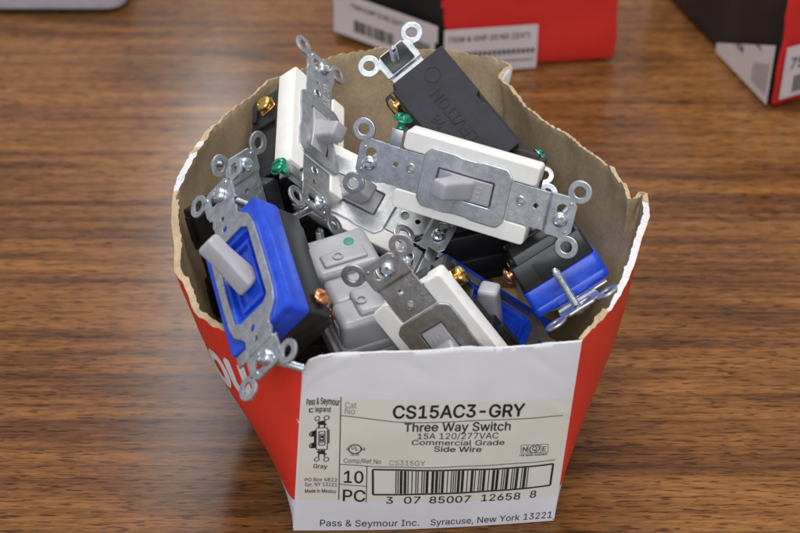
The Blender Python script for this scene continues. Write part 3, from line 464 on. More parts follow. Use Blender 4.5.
def wall(side, u, v):
    """point of the outer face: u along the panel (0..1), v up (0 base .. 1 rim)"""
    a, b = ENDS[side]
    B = Vector(BASE[a]).lerp(Vector(BASE[b]), u)
    sm = rim_smooth(side, u); T = rim_at(side, u)
    k = max(0.0, (v - .55) / .45); k = k * k
    T = sm.lerp(T, k)
    P = B.lerp(T, v)
    if side == 'front':
        g = math.sin(math.pi * u)
        P.y -= 4.2 * g * (math.sin(math.pi * min(1, v * .62 + .16)) ** 1.2)
        P.y += .9 * math.sin(u * 9 + 1) * max(0, v - .72) * 3
        for (u0, v0, u1, v1, d, w) in ((.90, .70, 1.0, .60, -.45, .010), (.80, .99, .97, .80, .40, .014), (.0, .88, .22, .99, -.5, .016), (.35, .99, .52, .83, .30, .02)):
            du, dv = u1 - u0, v1 - v0; L = math.hypot(du, dv); t = ((u - u0) * du + (v - v0) * dv) / L / L
            if -.05 < t < 1.05:
                q = abs((u - u0) * dv - (v - v0) * du) / L; P.y += d * math.exp(-(q / w) ** 2) * min(1, 4 * max(0, min(t + .05, 1.05 - t)))
        P.y += min(1, 8 * min(u, 1 - u)) * (.85 * noise.noise(Vector((u * 3.1, v * 2.6, 3.3))) + .28 * noise.noise(Vector((u * 9, v * 8, 1.7)))) * min(1, v * 4)
    elif side in ('left', 'right'):
        g = math.sin(math.pi * u)
        out = Vector((-1, 0, 0)) if side == 'left' else Vector((1, 0, 0))
        P += out * (9.0 if side == 'left' else 8.0) * math.sqrt(max(0, g)) * math.sin(math.pi * v)
        P += out * min(1, 8 * min(u, 1 - u)) * min(1, v * 4) * (1.3 * noise.noise(Vector((u * 4, v * 2.6, 8.3))) + .4 * noise.noise(Vector((u * 14, v * 8, 2.7))))
    return P
#ENDGEO
def wall_normal(side, u, v):
    e = .004; u0, u1 = max(0, u - e), min(1, u + e); v0, v1 = max(0, v - e), min(.985, v + e)
    if v1 <= v0: v0 = v1 - 2 * e
    du = wall(side, u1, min(v, .98)) - wall(side, u0, min(v, .98)); dv = wall(side, u, v1) - wall(side, u, v0)
    return du.cross(dv).normalized()           # points out of the box

def band(side, u):
    """torn width of the rim (mm) and whether the torn face is white (outer paper) or kraft"""
    n = noise.noise(Vector((u * 9, len(side) * 3.1, .5)))
    if side == 'front': return .7, 1
    if side == 'left':
        if u < .18: return 1.3 + n * .6, 0
        if u < .46: return 2.4 * min(1, (u - .18) / .08) * min(1, (.46 - u) / .06) + 1.3, (1 if .27 < u < .29 or .315 < u < .43 else 0)
        return 2.7 + n * 1.0, 0
    if side == 'right':
        if u < .06: return 1.6, 0
        if u < .10: return 2.4, 0
        if u < .42: return 1.2 + 1.5 * min(1, (u - .10) / .10), 1
        return 2.2 + n * 1.2, 0
    return 1.9 + n * 1.0, 0
def make_panel(side, parent, name, outer_mat):
    NU = {'front': 130, 'right': 190, 'left': 190, 'back': 130}[side]; NV = 44
    Lu = CUM[side][-1] / 100.0
    verts = []; faces = []; mi = []; uvs = []
    def rag(u):
        f = min(1, min(u, 1 - u) * 25)
        p = Vector((u * 60, len(side) * 7.3, 0)); q = Vector((u * 260, len(side) * 2.7, 4))
        a = .16 if side == 'front' else 1.1
        w3 = noise.noise(Vector((u * 24, len(side) * 4.1, 2)))
        return f * a * (noise.noise(p) * 1.0 + noise.noise(q) * .8 + (w3 * .8 if side != 'front' else w3))
    vs = [j / NV for j in range(NV + 1)]
    vs[-1] = 1.0
    W = NU + 1
    for j, v in enumerate(vs):
        for i in range(W):
            u = i / NU; P = wall(side, u, v)
            if v > .9: P.z += rag(u) * (v - .9) / .1
            verts.append(P); uvs.append((u * Lu if side != 'left' else (1 - u) * Lu, v))
    ko = len(verts)
    vi = [1.0, .985, .95, .90] + [x for x in reversed(vs) if x < .88]
    for j, v in enumerate(vi):
        for i in range(W):
            u = i / NU; P = wall(side, u, v); n = wall_normal(side, u, v)
            w, _ = band(side, u)
            h = n.copy(); h.z = 0; h.normalize()
            if j == 0:
                r2 = noise.noise(Vector((u * 75, 9.1, len(side)))) * (.1 if side == 'front' else .8)
                P = P - h * (w + r2 * min(1, w / 2)) ; P.z += w * .45 + rag(u) * 1.0 + r2 * .4
            elif v > .88: P = P - h * (.8 + (w - .3) * (.65 if j == 1 else .35 if j == 2 else .12)); P.z += rag(u) * .5 if j == 1 else 0
            else: P = P - h * .8
            verts.append(P); uvs.append((u * Lu, v))
    for j in range(len(vs) - 1):
        for i in range(NU):
            a = j * W + i; faces.append([a, a + 1, a + 1 + W, a + W]); mi.append(0)
    top = (len(vs) - 1) * W
    for i in range(NU):                          # torn edge
        faces.append([top + i, top + i + 1, ko + i + 1, ko + i]); mi.append(2 if band(side, (i + .5) / NU)[1] == 0 else 3)
    for j in range(len(vi) - 1):
        for i in range(NU):
            a = ko + j * W + i; faces.append([a, a + 1, a + 1 + W, a + W])
            mi.append(1 if j >= 1 else (2 if side != 'front' else 3))
    last = ko + (len(vi) - 1) * W
    for i in range(NU): faces.append([last + i, last + i + 1, i + 1, i]); mi.append(1)
    me = mesh_from(name, verts, faces, [outer_mat, M['kraft'], M['kraft_torn'], M['paper_torn']], mi, uvs, 60)
    return link(name, me, parent)

box = empty('cardboard_box')
tag(box, 'open cardboard box with torn rim and white front label, full of toggle switches', 'cardboard box')
front = make_panel('front', box, 'front_panel', M['board_white'])
left = make_panel('left', box, 'side_panel', M['board_red'])
right = make_panel('right', box, 'side_panel', M['board_red'])
back = make_panel('back', box, 'back_panel', M['board_white'])
left['label'] = 'red side panel with part of a white word'
floor_pts = [BASE['FL'], BASE['FR'], BASE['BR'], BASE['BL']]
mb = MB(); mb.hexa([Vector(p) + Vector((0, 0, .1)) for p in floor_pts], [Vector(p) + Vector((0, 0, 1.2)) for p in floor_pts], 0)
link('bottom_panel', mb.build('bottom_panel'), box, [M['kraft']])

# ---- printing that lies on the panels: everything in panel u, v
def on_panel(side, u, v, off): return wall(side, u, v) + wall_normal(side, u, v) * off
class Print:
    def __init__(s, side): s.side = side; s.v = []; s.f = []; s.mi = []
    def quad(s, c, off, mi, nu=1, nv=1):
        """c: four (u, v) corners: bottom left, bottom right, top right, top left"""
        k = len(s.v)
        for j in range(nv + 1):
            for i in range(nu + 1):
                a, b = i / nu, j / nv
                u = (c[0][0] * (1 - a) + c[1][0] * a) * (1 - b) + (c[3][0] * (1 - a) + c[2][0] * a) * b
                v = (c[0][1] * (1 - a) + c[1][1] * a) * (1 - b) + (c[3][1] * (1 - a) + c[2][1] * a) * b
                s.v.append(on_panel(s.side, u, v, off))
        for j in range(nv):
            for i in range(nu):
                a = k + j * (nu + 1) + i; s.f.append([a, a + 1, a + nu + 2, a + nu + 1]); s.mi.append(mi)
    def rect(s, u0, v0, u1, v1, off, mi): s.quad([(u0, v0), (u1, v0), (u1, v1), (u0, v1)], off, mi, max(1, int(abs(u1 - u0) * 40)), max(1, int(abs(v1 - v0) * 40)))
    def line(s, p, q, w, off, mi):
        U, V = UM, VM
        d = Vector(((q[0] - p[0]) * U, (q[1] - p[1]) * V)); n = Vector((-d.y, d.x)).normalized() * w / 2
        dn = (n.x / U, n.y / V)
        s.quad([(p[0] - dn[0], p[1] - dn[1]), (q[0] - dn[0], q[1] - dn[1]), (q[0] + dn[0], q[1] + dn[1]), (p[0] + dn[0], p[1] + dn[1])], off, mi, max(1, int(d.length / 3)), 1)
    def text(s, body, p, q, cap, off, mi, bold=.0, shear=None):
        """baseline from p to q (u, v), capital height cap (v units)"""
        vs, fs = text_mesh(body, bold); k = len(s.v)
        up = shear if shear else (0.0, cap)
        for x, y, dz in vs: s.v.append(on_panel(s.side, p[0] + (q[0] - p[0]) * x + up[0] * y, p[1] + (q[1] - p[1]) * x + up[1] * y, off + dz))
        for f in fs: s.f.append([i + k for i in f]); s.mi.append(mi)
    def ring(s, c, r, w, off, mi, n=28, sx=1.0):
        k = len(s.v)
        for i in range(n):
            a = 2 * math.pi * i / n
            for rr in (r - w / 2, r + w / 2): s.v.append(on_panel(s.side, c[0] + rr * sx * math.cos(a) / UM, c[1] + rr * math.sin(a) / VM, off))
        for i in range(n):
            a, b = k + 2 * i, k + 2 * ((i + 1) % n); s.f.append([a, a + 1, b + 1, b]); s.mi.append(mi)
    def dot(s, c, r, off, mi, n=16):
        k = len(s.v)
        for i in range(n): s.v.append(on_panel(s.side, c[0] + r * math.cos(2 * math.pi * i / n) / UM, c[1] + r * math.sin(2 * math.pi * i / n) / VM, off))
        s.f.append(list(range(k, k + n))); s.mi.append(mi)
    def build(s, name, mats, parent): return link(name, mesh_from(name, s.v, s.f, mats, s.mi, None, 60), parent)
UM, VM = 108.6, 92.0
LB = Print('front')
LB.quad([(.016, .205), (.9963, .1493), (.9994, .7047), (.010, .795)], .12, 0, 60, 36)
INK = .26
def lt(body, p, q, cap, bold=0.0, mi=1): LB.text(body, p, q, cap, INK, mi, bold)
def ll(p, q, w=.45, mi=1): LB.line(p, q, w, INK, mi)
# left column
lt('Pass & Seymour', (.0387, .7720), (.1666, .7400), .034, .035)
lt('legrand', (.0750, .7230), (.1350, .7070), .028, .03)
LB.line((.052, .748), (.052, .729), .5, INK, 1); LB.line((.052, .748), (.068, .744), .5, INK, 1); LB.line((.052, .730), (.068, .726), .5, INK, 1)
lt('Gray', (.0726, .3959), (.1264, .3850), .026, .02)
lt('PO Box 4822', (.0406, .3181), (.1640, .3040), .021, .01)
lt('Syr, NY 13221', (.0411, .2879), (.1640, .2745), .021, .01)
lt('Made in Mexico', (.0419, .2455), (.1611, .2338), .022, .02)
# little line drawing of the switch
def D(x, y): return (.056 + .092 * x + .002 * (1 - y), .440 + .262 * y - .016 * x)
def dl(a, b, w=.42): LB.line(D(*a), D(*b), w, INK, 1)
for x0, x1, y0, y1 in ((.26, .74, .27, .74), (.38, .64, .36, .66), (.44, .58, .42, .60)):
    dl((x0, y0), (x1, y0)); dl((x1, y0), (x1, y1)); dl((x1, y1), (x0, y1)); dl((x0, y1), (x0, y0))
dl((.46, .47), (.56, .47), .9); dl((.47, .56), (.57, .53), 1.1)
for cx, cy in ((.30, .95), (.70, .95), (.30, .05), (.70, .05)): LB.ring(D(cx, cy), 1.05, .42, INK, 1, 16)
for y0, y1 in ((.74, .90), (.10, .27)):
    dl((.38, y0), (.38, y1), .6); dl((.62, y0), (.62, y1), .6); dl((.38, (y0 + y1) / 2), (.62, (y0 + y1) / 2), 1.0); dl((.3, (y0 + y1) / 2 + .03), (.7, (y0 + y1) / 2 - .02), .8)
    LB.dot(D(.5, (y0 + y1) / 2 + .03), 1.0, INK, 1)
for y in (.36, .62): LB.dot(D(.16, y), 1.35, INK, 1); LB.ring(D(.10, y), 1.3, .5, INK, 1, 14); dl((.14, y + .05), (.26, y + .06), .9)
dl((.20, .30), (.20, .70), .8); dl((.80, .40), (.80, .70), .5)
# rules
ll((.1711, .786), (.1721, .1954), .38)
for a, b in (((.1728, .6855), (.3656, .6478)), ((.3656, .6478), (.4905, .6359)), ((.4905, .6359), (.7421, .6316)), ((.7421, .6316), (.9723, .6152))): ll(a, b, .36)
for a, b in (((.1722, .4086), (.2908, .3939)), ((.2908, .3939), (.5035, .3800)), ((.5035, .3800), (.7616, .3760)), ((.7616, .3760), (.9673, .3673))): ll(a, b, .36)
ll((.1722, .2905), (.2755, .2777), .36); ll((.2724, .3982), (.2749, .1822), .36)
# headings
lt('Cat', (.1863, .7267), (.2272, .7219), .032, 0, 2); lt('No', (.1869, .6939), (.2225, .6899), .032, 0, 2)
lt('CS15AC3-GRY', (.3578, .6684), (.8265, .6420), .0655, .034)
lt('Three Way Switch', (.3997, .5941), (.7831, .5702), .045, .026)
lt('15A 120/277VAC', (.4500, .5472), (.7424, .5307), .032, .010)
lt('Commercial Grade', (.4306, .5148), (.7675, .4907), .029, .014)
lt('Side Wire', (.5132, .4720), (.6855, .4584), .030, .022)
lt('Comp/Ref No', (.1865, .4166), (.3232, .4080), .026, 0, 1)
lt('CS315GY', (.3527, .3994), (.4843, .3930), .0285, 0, 2)
lt('10', (.1899, .3006), (.2602, .2971), .068, .02)
lt('PC', (.1880, .1890), (.2700, .1850), .068, .018)
# approval marks
LB.ring((.2265, .4960), 2.45, .5, INK, 1, 28)
lt('U', (.2135, .4955), (.2245, .4950), .026, .01); lt('L', (.2290, .4870), (.2385, .4865), .026, .01)
lt('c', (.1960, .4890), (.2030, .4885), .020, .02); lt('us', (.2505, .4890), (.2640, .4885), .020, .02); lt('LISTED', (.2120, .4580), (.2420, .4570), .011, .03)
for a, b in (((.8348, .4319), (.9365, .4168)), ((.9365, .4168), (.932, .4633)), ((.932, .4633), (.8309, .4785)), ((.8309, .4785), (.8348, .4319)), ((.8600, .4290), (.8570, .4740)), ((.9080, .4220), (.9050, .4670))): ll(a, b, .30, 2)
LB.ring((.8830, .4480), 2.0, .4, INK, 1, 20)
lt('N', (.8395, .4390), (.8550, .4370), .026, .02); lt('Q', (.8750, .4370), (.8920, .4350), .026, .02); lt('E', (.9130, .4280), (.9260, .4260), .026, .02)
lt('THE MARK ASSURED', (.8288, .4140), (.9340, .4030), .010, .03)
# bar code
def BC(a, b):                                   # a along, b up inside the frame
    top = (.2942 + (.962 - .2942) * a, .3774 + (.3454 - .3774) * a); bot = (.299 + (.9629 - .299) * a, .2285 + (.2194 - .2285) * a)
    return (bot[0] + (top[0] - bot[0]) * b, bot[1] + (top[1] - bot[1]) * b - .004 * math.sin(math.pi * a))
for a, b, w in (((0, 0), (1, 0), .85), ((1, 0), (1, 1), .85), ((1, 1), (0, 1), .85), ((0, 1), (0, 0), .85)):
    for k in range(8):
        p = (a[0] + (b[0] - a[0]) * k / 8, a[1] + (b[1] - a[1]) * k / 8); q = (a[0] + (b[0] - a[0]) * (k + 1) / 8, a[1] + (b[1] - a[1]) * (k + 1) / 8)
        LB.line(BC(*p), BC(*q), w, INK, 1)
def i25(d):
    T = ['00110', '10001', '01001', '11000', '00101', '10100', '01100', '00011', '10010', '01010']
    out = [1, 1, 1, 1]
    for x, y in zip(d[::2], d[1::2]):
        for p, q in zip(T[int(x)], T[int(y)]): out += [2.6 if p == '1' else 1, 2.6 if q == '1' else 1]
    return out + [2.6, 1, 1]
seq = i25('30785007126588'); tot = sum(seq); pos = 0
for k, w in enumerate(seq):
    if k % 2 == 0:
        a0, a1 = .125 + .74 * pos / tot, .125 + .74 * (pos + w * .96) / tot
        LB.quad([BC(a0, .04), BC(a1, .04), BC(a1, .96), BC(a0, .96)], INK, 1, 1, 4)
    pos += w
for body, p, q in (('3', (.3493, .1722), (.3740, .1708)), ('07', (.416, .1695), (.4768, .1666)), ('85007', (.5117, .1640), (.6653, .1585)), ('12658', (.7068, .1580), (.8534, .1545)), ('8', (.8908, .1570), (.9140, .1566))):
    lt(body, p, q, .041, .015)
LB.build('label', [M['label'], M['ink'], M['ink_grey']], front)
PT = Print('front')
PT.text('Pass & Seymour Inc.', (.1029, .0290), (.4799, .0215), .0400, .14, 0, .004)
PT.text('Syracuse, New York 13221', (.5236, .0215), (.9880, .0190), .0385, .14, 0, .004)
PT.build('printed_address', [M['ink']], front)
PW = Print('left'); UM = CUM['left'][-1]
PW.text('ou', (.764, .590), (.884, .680), .21, .36, 0, .055, (-.028, .21))
PW.build('printed_word', [M['print_white']], left)
UM = 108.6

# ================================================================== THE SWITCHES
SC, RX, RY = 41.65, 46.8, 12.0
MESH = {}
def cached(key, fn):
    if key not in MESH: MESH[key] = fn()
    return MESH[key]
def ear_ring(mb, sx, sy):
    mb.prism(circ(sx * RX, sy * RY, 4.9, 32), [circ(sx * RX, sy * RY, 2.35, 24)], -.55, .62, .3)
    d = Vector((sx * RX - sx * 43.2, sy * RY - sy * 7.0)); d.normalize(); n = Vector((-d.y, d.x)) * 2.3
    a = Vector((sx * 42.3, sy * 6.0)); b = Vector((sx * RX, sy * RY)) - d * 3.6
    mb.prism([tuple(a - n), tuple(b - n * .85), tuple(b + n * .85), tuple(a + n)][::1], [], -.42, .42, .12)
def strap_ends(mb, zn=.0):
    for s in (-1, 1):
        pl = fillet([(s * 36.4, -9.0), (s * 44.6, -9.0, 1.6), (s * 47.2, -5.6, 1.2), (s * 47.2, 5.6, 1.2), (s * 44.6, 9.0, 1.6), (s * 36.4, 9.0)], .7)
        slot = [(s * SC + x, 1.0 + y) for x, y in rrect(0, 0, 4.6, 8.6, 2.2)]
        mb.prism(pl, [slot], -.62, .62, .18)
        # bend between end plate and neck: two folded ridges
        mb.hexa([(s * 35.0, -8.7, -1.5), (s * 35.9, -8.7, -1.0), (s * 35.9, 8.7, -1.0), (s * 35.0, 8.7, -1.5)] if s > 0 else [(s * 35.9, -8.7, -1.0), (s * 35.0, -8.7, -1.5), (s * 35.0, 8.7, -1.5), (s * 35.9, 8.7, -1.0)],
                [(s * 35.0, -8.7, -.2), (s * 36.7, -8.7, .55), (s * 36.7, 8.7, .55), (s * 35.0, 8.7, -.2)] if s > 0 else [(s * 36.7, -8.7, .55), (s * 35.0, -8.7, -.2), (s * 35.0, 8.7, -.2), (s * 36.7, 8.7, .55)], .15, 1)
        for y in (-1, 1): mb.lathe([(.75, 0), (.75, .75), (.45, 1.05), (.0, 1.1)], 12, 0, Matrix.Translation((s * (SC + 3.0), y * 6.2 * (1 if s > 0 else .8), 0)))
        ear_ring(mb, s, 1); ear_ring(mb, s, -1)
def strap_plate():
    mb = MB(); strap_ends(mb)
    for s in (-1, 1):
        neck = fillet([(s * 17.0, -8.3), (s * 35.4, -8.3), (s * 35.4, 8.3), (s * 17.0, 8.3)], .4)
        mb.prism(neck, [circ(s * 24.0, 1.2, 1.45, 18), circ(s * 30.6, 1.0, 1.15, 16)], -1.3, -.15, .12)
        mb.lathe([(2.3, -.25), (2.05, .12), (1.6, .18), (1.42, -.1), (1.42, -1.6)], 22, 0, Matrix.Translation((s * 24.0, 1.2, 0)), False)
    out = [(-19.2, -9.6), (-16.6, -12.9), (-6, -12.9, 3), (-3, -12.3, 2), (3, -12.3, 2), (6, -12.9, 3), (16.6, -12.9), (19.2, -9.6), (19.2, 9.6), (16.6, 12.9), (6, 12.9, 3), (3, 12.3, 2), (-3, 12.3, 2), (-6, 12.9, 3), (-16.6, 12.9), (-19.2, 9.6)]
    mb.prism(fillet(out, 2.6), [rrect(0, 0, 24.4, 10.8, .5)], -.25, 1.15, .5)
    # stamped rating on the neck
    m = Matrix.Translation((20.6, -4.6, -.15)); text_solid(mb, '15A 120', m, 13.6, 1.5, .10, .02); text_solid(mb, '277VAC', Matrix.Translation((20.6, -7.0, -.15)), 12.2, 1.5, .10, .02)
    # grounding tab folded up beside the neck
    mb.box(-35.2, -30.2, 7.6, 15.6, -1.5, -.45, .25, 2)
    mb.box(-35.2, -30.2, 14.6, 15.7, -7.2, -.5, .3, 2)
    return mb.build('strap', 32)
def strap_open():
    mb = MB(); strap_ends(mb)
    o = []
    prof = [(35.3, 7.6), (33.2, 6.6), (31.0, 7.8), (28.4, 7.0), (25.6, 9.2), (22.4, 12.4), (17.0, 13.7), (8.0, 13.9), (0, 13.9)]
    right_ = prof; q1 = [(x, y) for x, y in prof]; q2 = [(-x, y) for x, y in prof[::-1][1:]]
    up = q1 + q2; out = up + [(x, -y) for x, y in up[::-1]]
    mb.prism(fillet(out, 1.6), [fillet([(-19.5, -7), (-17, -10.2), (17, -10.2), (19.5, -7), (19.5, 7), (17, 10.2), (-17, 10.2), (-19.5, 7)], 1.6), circ(25.4, 1.6, 1.3, 16), circ(30.6, 1.4, 1.1, 16), circ(-25.4, 1.6, 1.3, 16), circ(-30.6, 1.4, 1.1, 16)], -1.0, .25, .22)
    mb.box(-35.2, -30.2, 6.6, 14.6, -1.5, -.5, .25, 2)
    return mb.build('strap', 32)
def frame_posts():
    mb = MB()
    H = [(-29, -17), (-19.0, -17), (19.0, -17), (29, -17), (29, -8.7), (19.4, -8.7, .5), (19.4, 8.7, .5), (29, 8.7), (29, 17), (-29, 17), (-29, 8.7), (-19.4, 8.7, .5), (-19.4, -8.7, .5), (-29, -8.7)]
    mb.prism(fillet(H, 1.7), [rrect(0, 0, 24.8, 11.2, .5)], -9.4, .25, .55)
    mb.prism(rrect(0, 0, 56.6, 33.2, 1.8), [], -9.2, -3.4, .3)
    return mb.build('frame', 35)
def frame_full():
    mb = MB()
    mb.prism(rrect(0, 0, 57, 35, 2.6), [rrect(0, 0, 34, 17.4, 1.2)], -5, -1.05, .8)
    mb.prism(rrect(0, 0, 56.6, 34.8, 2.5), [], -12.6, -3.2, .7)
    mb.prism(rrect(0, 0, 29, 13.5, 1), [rrect(0, 0, 24.6, 11, .6)], -4, -1.9, .3)
    return mb.build('frame', 35)
def toggle(sgn, ang=30, top=15.2, plain=False):
    mb = MB()
    if not plain:
        # rocking saddle that fills the slot
        n = 14; prof = []
        for k in range(n + 1):
            x = -11.6 + 23.2 * k / n; prof.append((x, .75 + 1.5 * math.cos(x / 11.6 * 1.35) - (sgn * x > 0) * .04 * abs(x)))
        v = []; f = []
        for (x, z) in prof:
            for y in (-4.9, -4.5, 4.5, 4.9): v.append((x, y, z - (.35 if abs(y) > 4.6 else 0)))
        for (x, z) in prof:
            for y in (-4.9, 4.9): v.append((x, y, -4.5))
        b0 = (n + 1) * 4
        for k in range(n):
            for j in range(3): a = k * 4 + j; f.append([a, a + 4, a + 5, a + 1])
            f.append([k * 4, b0 + 2 * k, b0 + 2 * k + 2, k * 4 + 4]); f.append([k * 4 + 3, k * 4 + 7, b0 + 2 * k + 3, b0 + 2 * k + 1])
        f.append([0, 1, 2, 3, b0 + 1, b0]); f.append([n * 4 + 3, n * 4 + 2, n * 4 + 1, n * 4, b0 + 2 * n, b0 + 2 * n + 1])
        mb.add(v, f)
    # lever
    t = Matrix.Rotation(sgn * R(ang), 4, 'Y')
    def ring(x0, x1, y, z): return [(x0, -y, z), (x1, -y, z), (x1, y, z), (x0, y, z)]
    bm = bmesh.new()
    secs = [ring(-5.6, 5.2, 4.4, -5.5 if plain else -1.5), ring(-5.0, 4.4, 4.3, 4.5), ring(-4.1, 3.5, 4.0, 10), ring(-4.2, 3.6, 3.9, top)] if not plain else [ring(-6.4, 5.6, 4.2, -6), ring(-5.2, 4.6, 4.1, 4), ring(-4.3, 3.9, 4.1, 11), ring(-4.5, 4.2, 4.3, top)]
    rows = [[bm.verts.new(p) for p in s_] for s_ in secs]
    bm.faces.new(rows[0][::-1]); bm.faces.new(rows[-1])
    for a, b in zip(rows, rows[1:]):
        for i in range(4): bm.faces.new((a[i], a[(i + 1) % 4], b[(i + 1) % 4], b[i]))
    bmesh.ops.recalc_face_normals(bm, faces=bm.faces); bm.normal_update()
    ed = [e for e in bm.edges if abs(e.calc_face_angle(0)) > .5]
    bmesh.ops.bevel(bm, geom=ed, offset=1.9 if plain else 1.5, segments=4, affect='EDGES', profile=.5)
    mb.add_bm(bm, 0, t)
    # moulded mark on the saddle
    for q in () if plain else (-1.4, 0, 1.4): mb.box(-sgn * 6.6 - 1.2, -sgn * 6.6 + 1.2, q * 1.5 - .25, q * 1.5 + .25, 1.2, 2.15, .08, 1)
    return mb.build('toggle', 35)
def body(kind):
    mb = MB()
    zt = -8.6 if kind != 'blue' else -12.4
    if kind == 'back':                               # the one whose back is up: step, notches and raised lettering
        o = [(-26.5, -13), (-9, -13), (-9, -11.4, .2), (-6, -11.4, .2), (-6, -14.3), (24, -14.3), (24, -12.5, .3), (27, -12.5), (27, 14.3), (1.5, 14.3), (.8, 12.0, .2), (-3.4, 12.0, .2), (-3.8, 12.9), (-26.5, 12.9)]
        mb.prism(fillet(o, .5), [], -28, -8.6, .45)
        mb.box(-27.4, -24, -10, 9, -23.5, -8.6, .5)
        RX180 = Matrix.Rotation(math.pi, 4, 'X')
        text_solid(mb, 'LEVITON', Matrix.Translation((-13.2, 2.0, -28.0)) @ RX180, 26.5, 5.0, .34, .012)
        text_solid(mb, '98', Matrix.Translation((-.5, -5.2, -28.0)) @ RX180, 5.5, 4.2, .3, .012)
        mb.prism(circ(19.5, 3.5, 3.6, 24), [circ(19.5, 3.5, 3.1, 24)], -28.25, -27.8, .05)
        for k in range(5): mb.box(-25 + k * 2.4, -23.8 + k * 2.4, -9 + (k % 2) * 2, -5 + (k % 2) * 3, -28.22, -27.8, .08, 1)
    else:
        mb.prism(fillet([(-26, -13.6), (-7, -13.6), (-6.4, -11.6, .3), (6.4, -11.6, .3), (7, -13.6), (26, -13.6), (26, 13.6), (7, 13.6), (6.4, 11.6, .3), (-6.4, 11.6, .3), (-7, 13.6), (-26, 13.6)], .9), [], -28, zt, .7)
        if kind == 'blue': mb.prism(rrect(0, 0, 54.5, 33.2, 1.4), [], -24.2, zt + .6, .6)
        mb.box(-27, 27, -14.6, 14.6, zt - 4.2, zt - .2, .6)
        for s in (-1, 1):
            mb.box(s * 17 - 6.0, s * 17 + 6.0, -14.9, 14.9, -27.0, -24.2, .5)
            mb.box(26.0 * s - 1.4, 26.0 * s + 1.4, -8, 8, -22, zt - .3, .5)
        mb.box(-6, 6, -9, 9, -28.7, -26, .4)
    return mb.build('body', 35)
def body_pale():
    """rounded translucent grey housing"""
    mb = MB()
    for x0, x1, w, zb in ((-27, -11, 14.2, -26.6), (-12.5, 4.5, 12.6, -25.2), (3, 27, 14.0, -27.6)):
        bm = bmesh.new(); bmesh.ops.create_cube(bm, size=1)
        for v in bm.verts: v.co = Vector(((x0 + x1) / 2 + v.co.x * (x1 - x0), v.co.y * 2 * w, (zb - 8) / 2 + v.co.z * (-8 - zb)))
        bmesh.ops.bevel(bm, geom=list(bm.edges), offset=3.0, segments=5, affect='EDGES', profile=.5); mb.add_bm(bm)
    mb.box(-24, -9, -5.5, 6.5, -28.6, -24, 1.8, 4); mb.box(7, 15, -9.5, 9.5, -28.8, -26, 1.0, 3)
    for x in (-17, 11): mb.prism(circ(x, -2.5, 2.3, 24), [circ(x, -2.5, 1.5, 20)], -29.5, -27.8, .25)
    for x in (-19, -4, 12, 21): mb.box(x - 2.6, x + 2.6, -14.9, 14.9, -22.5, -17, .8, 3)
    mb.box(-28, 28, -15.2, 15.2, -14, -9, 1.4, 3)
    mb.lathe([(2.2, -27.2), (2.2, -27.9), (1.9, -28.0)], 20, 1, Matrix.Translation((19, 5.0, 0)))
    return mb.build('body', 40, [M['pale_grey'], M['green_dot']])
def mount_screw():
    mb = MB(); mb.screw_head(3.3, 2.2, .75)
    prof = [(1.55, .8), (1.55, -1.2)]; z = -1.2
    while z > -17: prof += [(1.75, z - .3), (1.75, z - .42), (1.28, z - .72)]; z -= .8
    prof += [(1.1, -18), (.7, -18.6)]
    mb.lathe(prof, 18)
    return mb.build('mounting_screw', 40)
def term_screw():
    mb = MB(); mb.screw_head(3.9, 2.3, 1.6, slot=True); mb.lathe([(1.9, 1.7), (1.9, -1.0), (1.5, -1.4)], 16)
    mb.box(-3.6, 3.6, -3.9, 3.9, -.7, .1, .2, 1)
    return mb.build('terminal_screw', 40)
def ground_screw():
    mb = MB()
    hexo = [(3.7 * math.cos(k * math.pi / 3), 3.7 * math.sin(k * math.pi / 3)) for k in range(6)]
    mb.prism(fillet(hexo, .6), [], 4.3, 5.6, .25); mb.screw_head(3.35, 1.5, 5.3, slot=True); mb.lathe([(3.9, 4.2), (4.3, 4.35), (4.2, 4.75), (3, 4.9)], 28); mb.lathe([(1.7, 4.6), (1.7, 3.2), (1.45, 3.0), (1.7, 2.6), (1.45, 2.2), (1.7, 1.8), (1.45, 1.4), (1.7, 1.0), (1.5, -2)], 16)
    return mb.build('ground_screw', 40)
def retainer():
    mb = MB(); mb.box(SC - 4.6, SC + 4.6, -6.2, 6.2, -2.3, -1.1, .25); return mb.build('screw_retainer', 40)

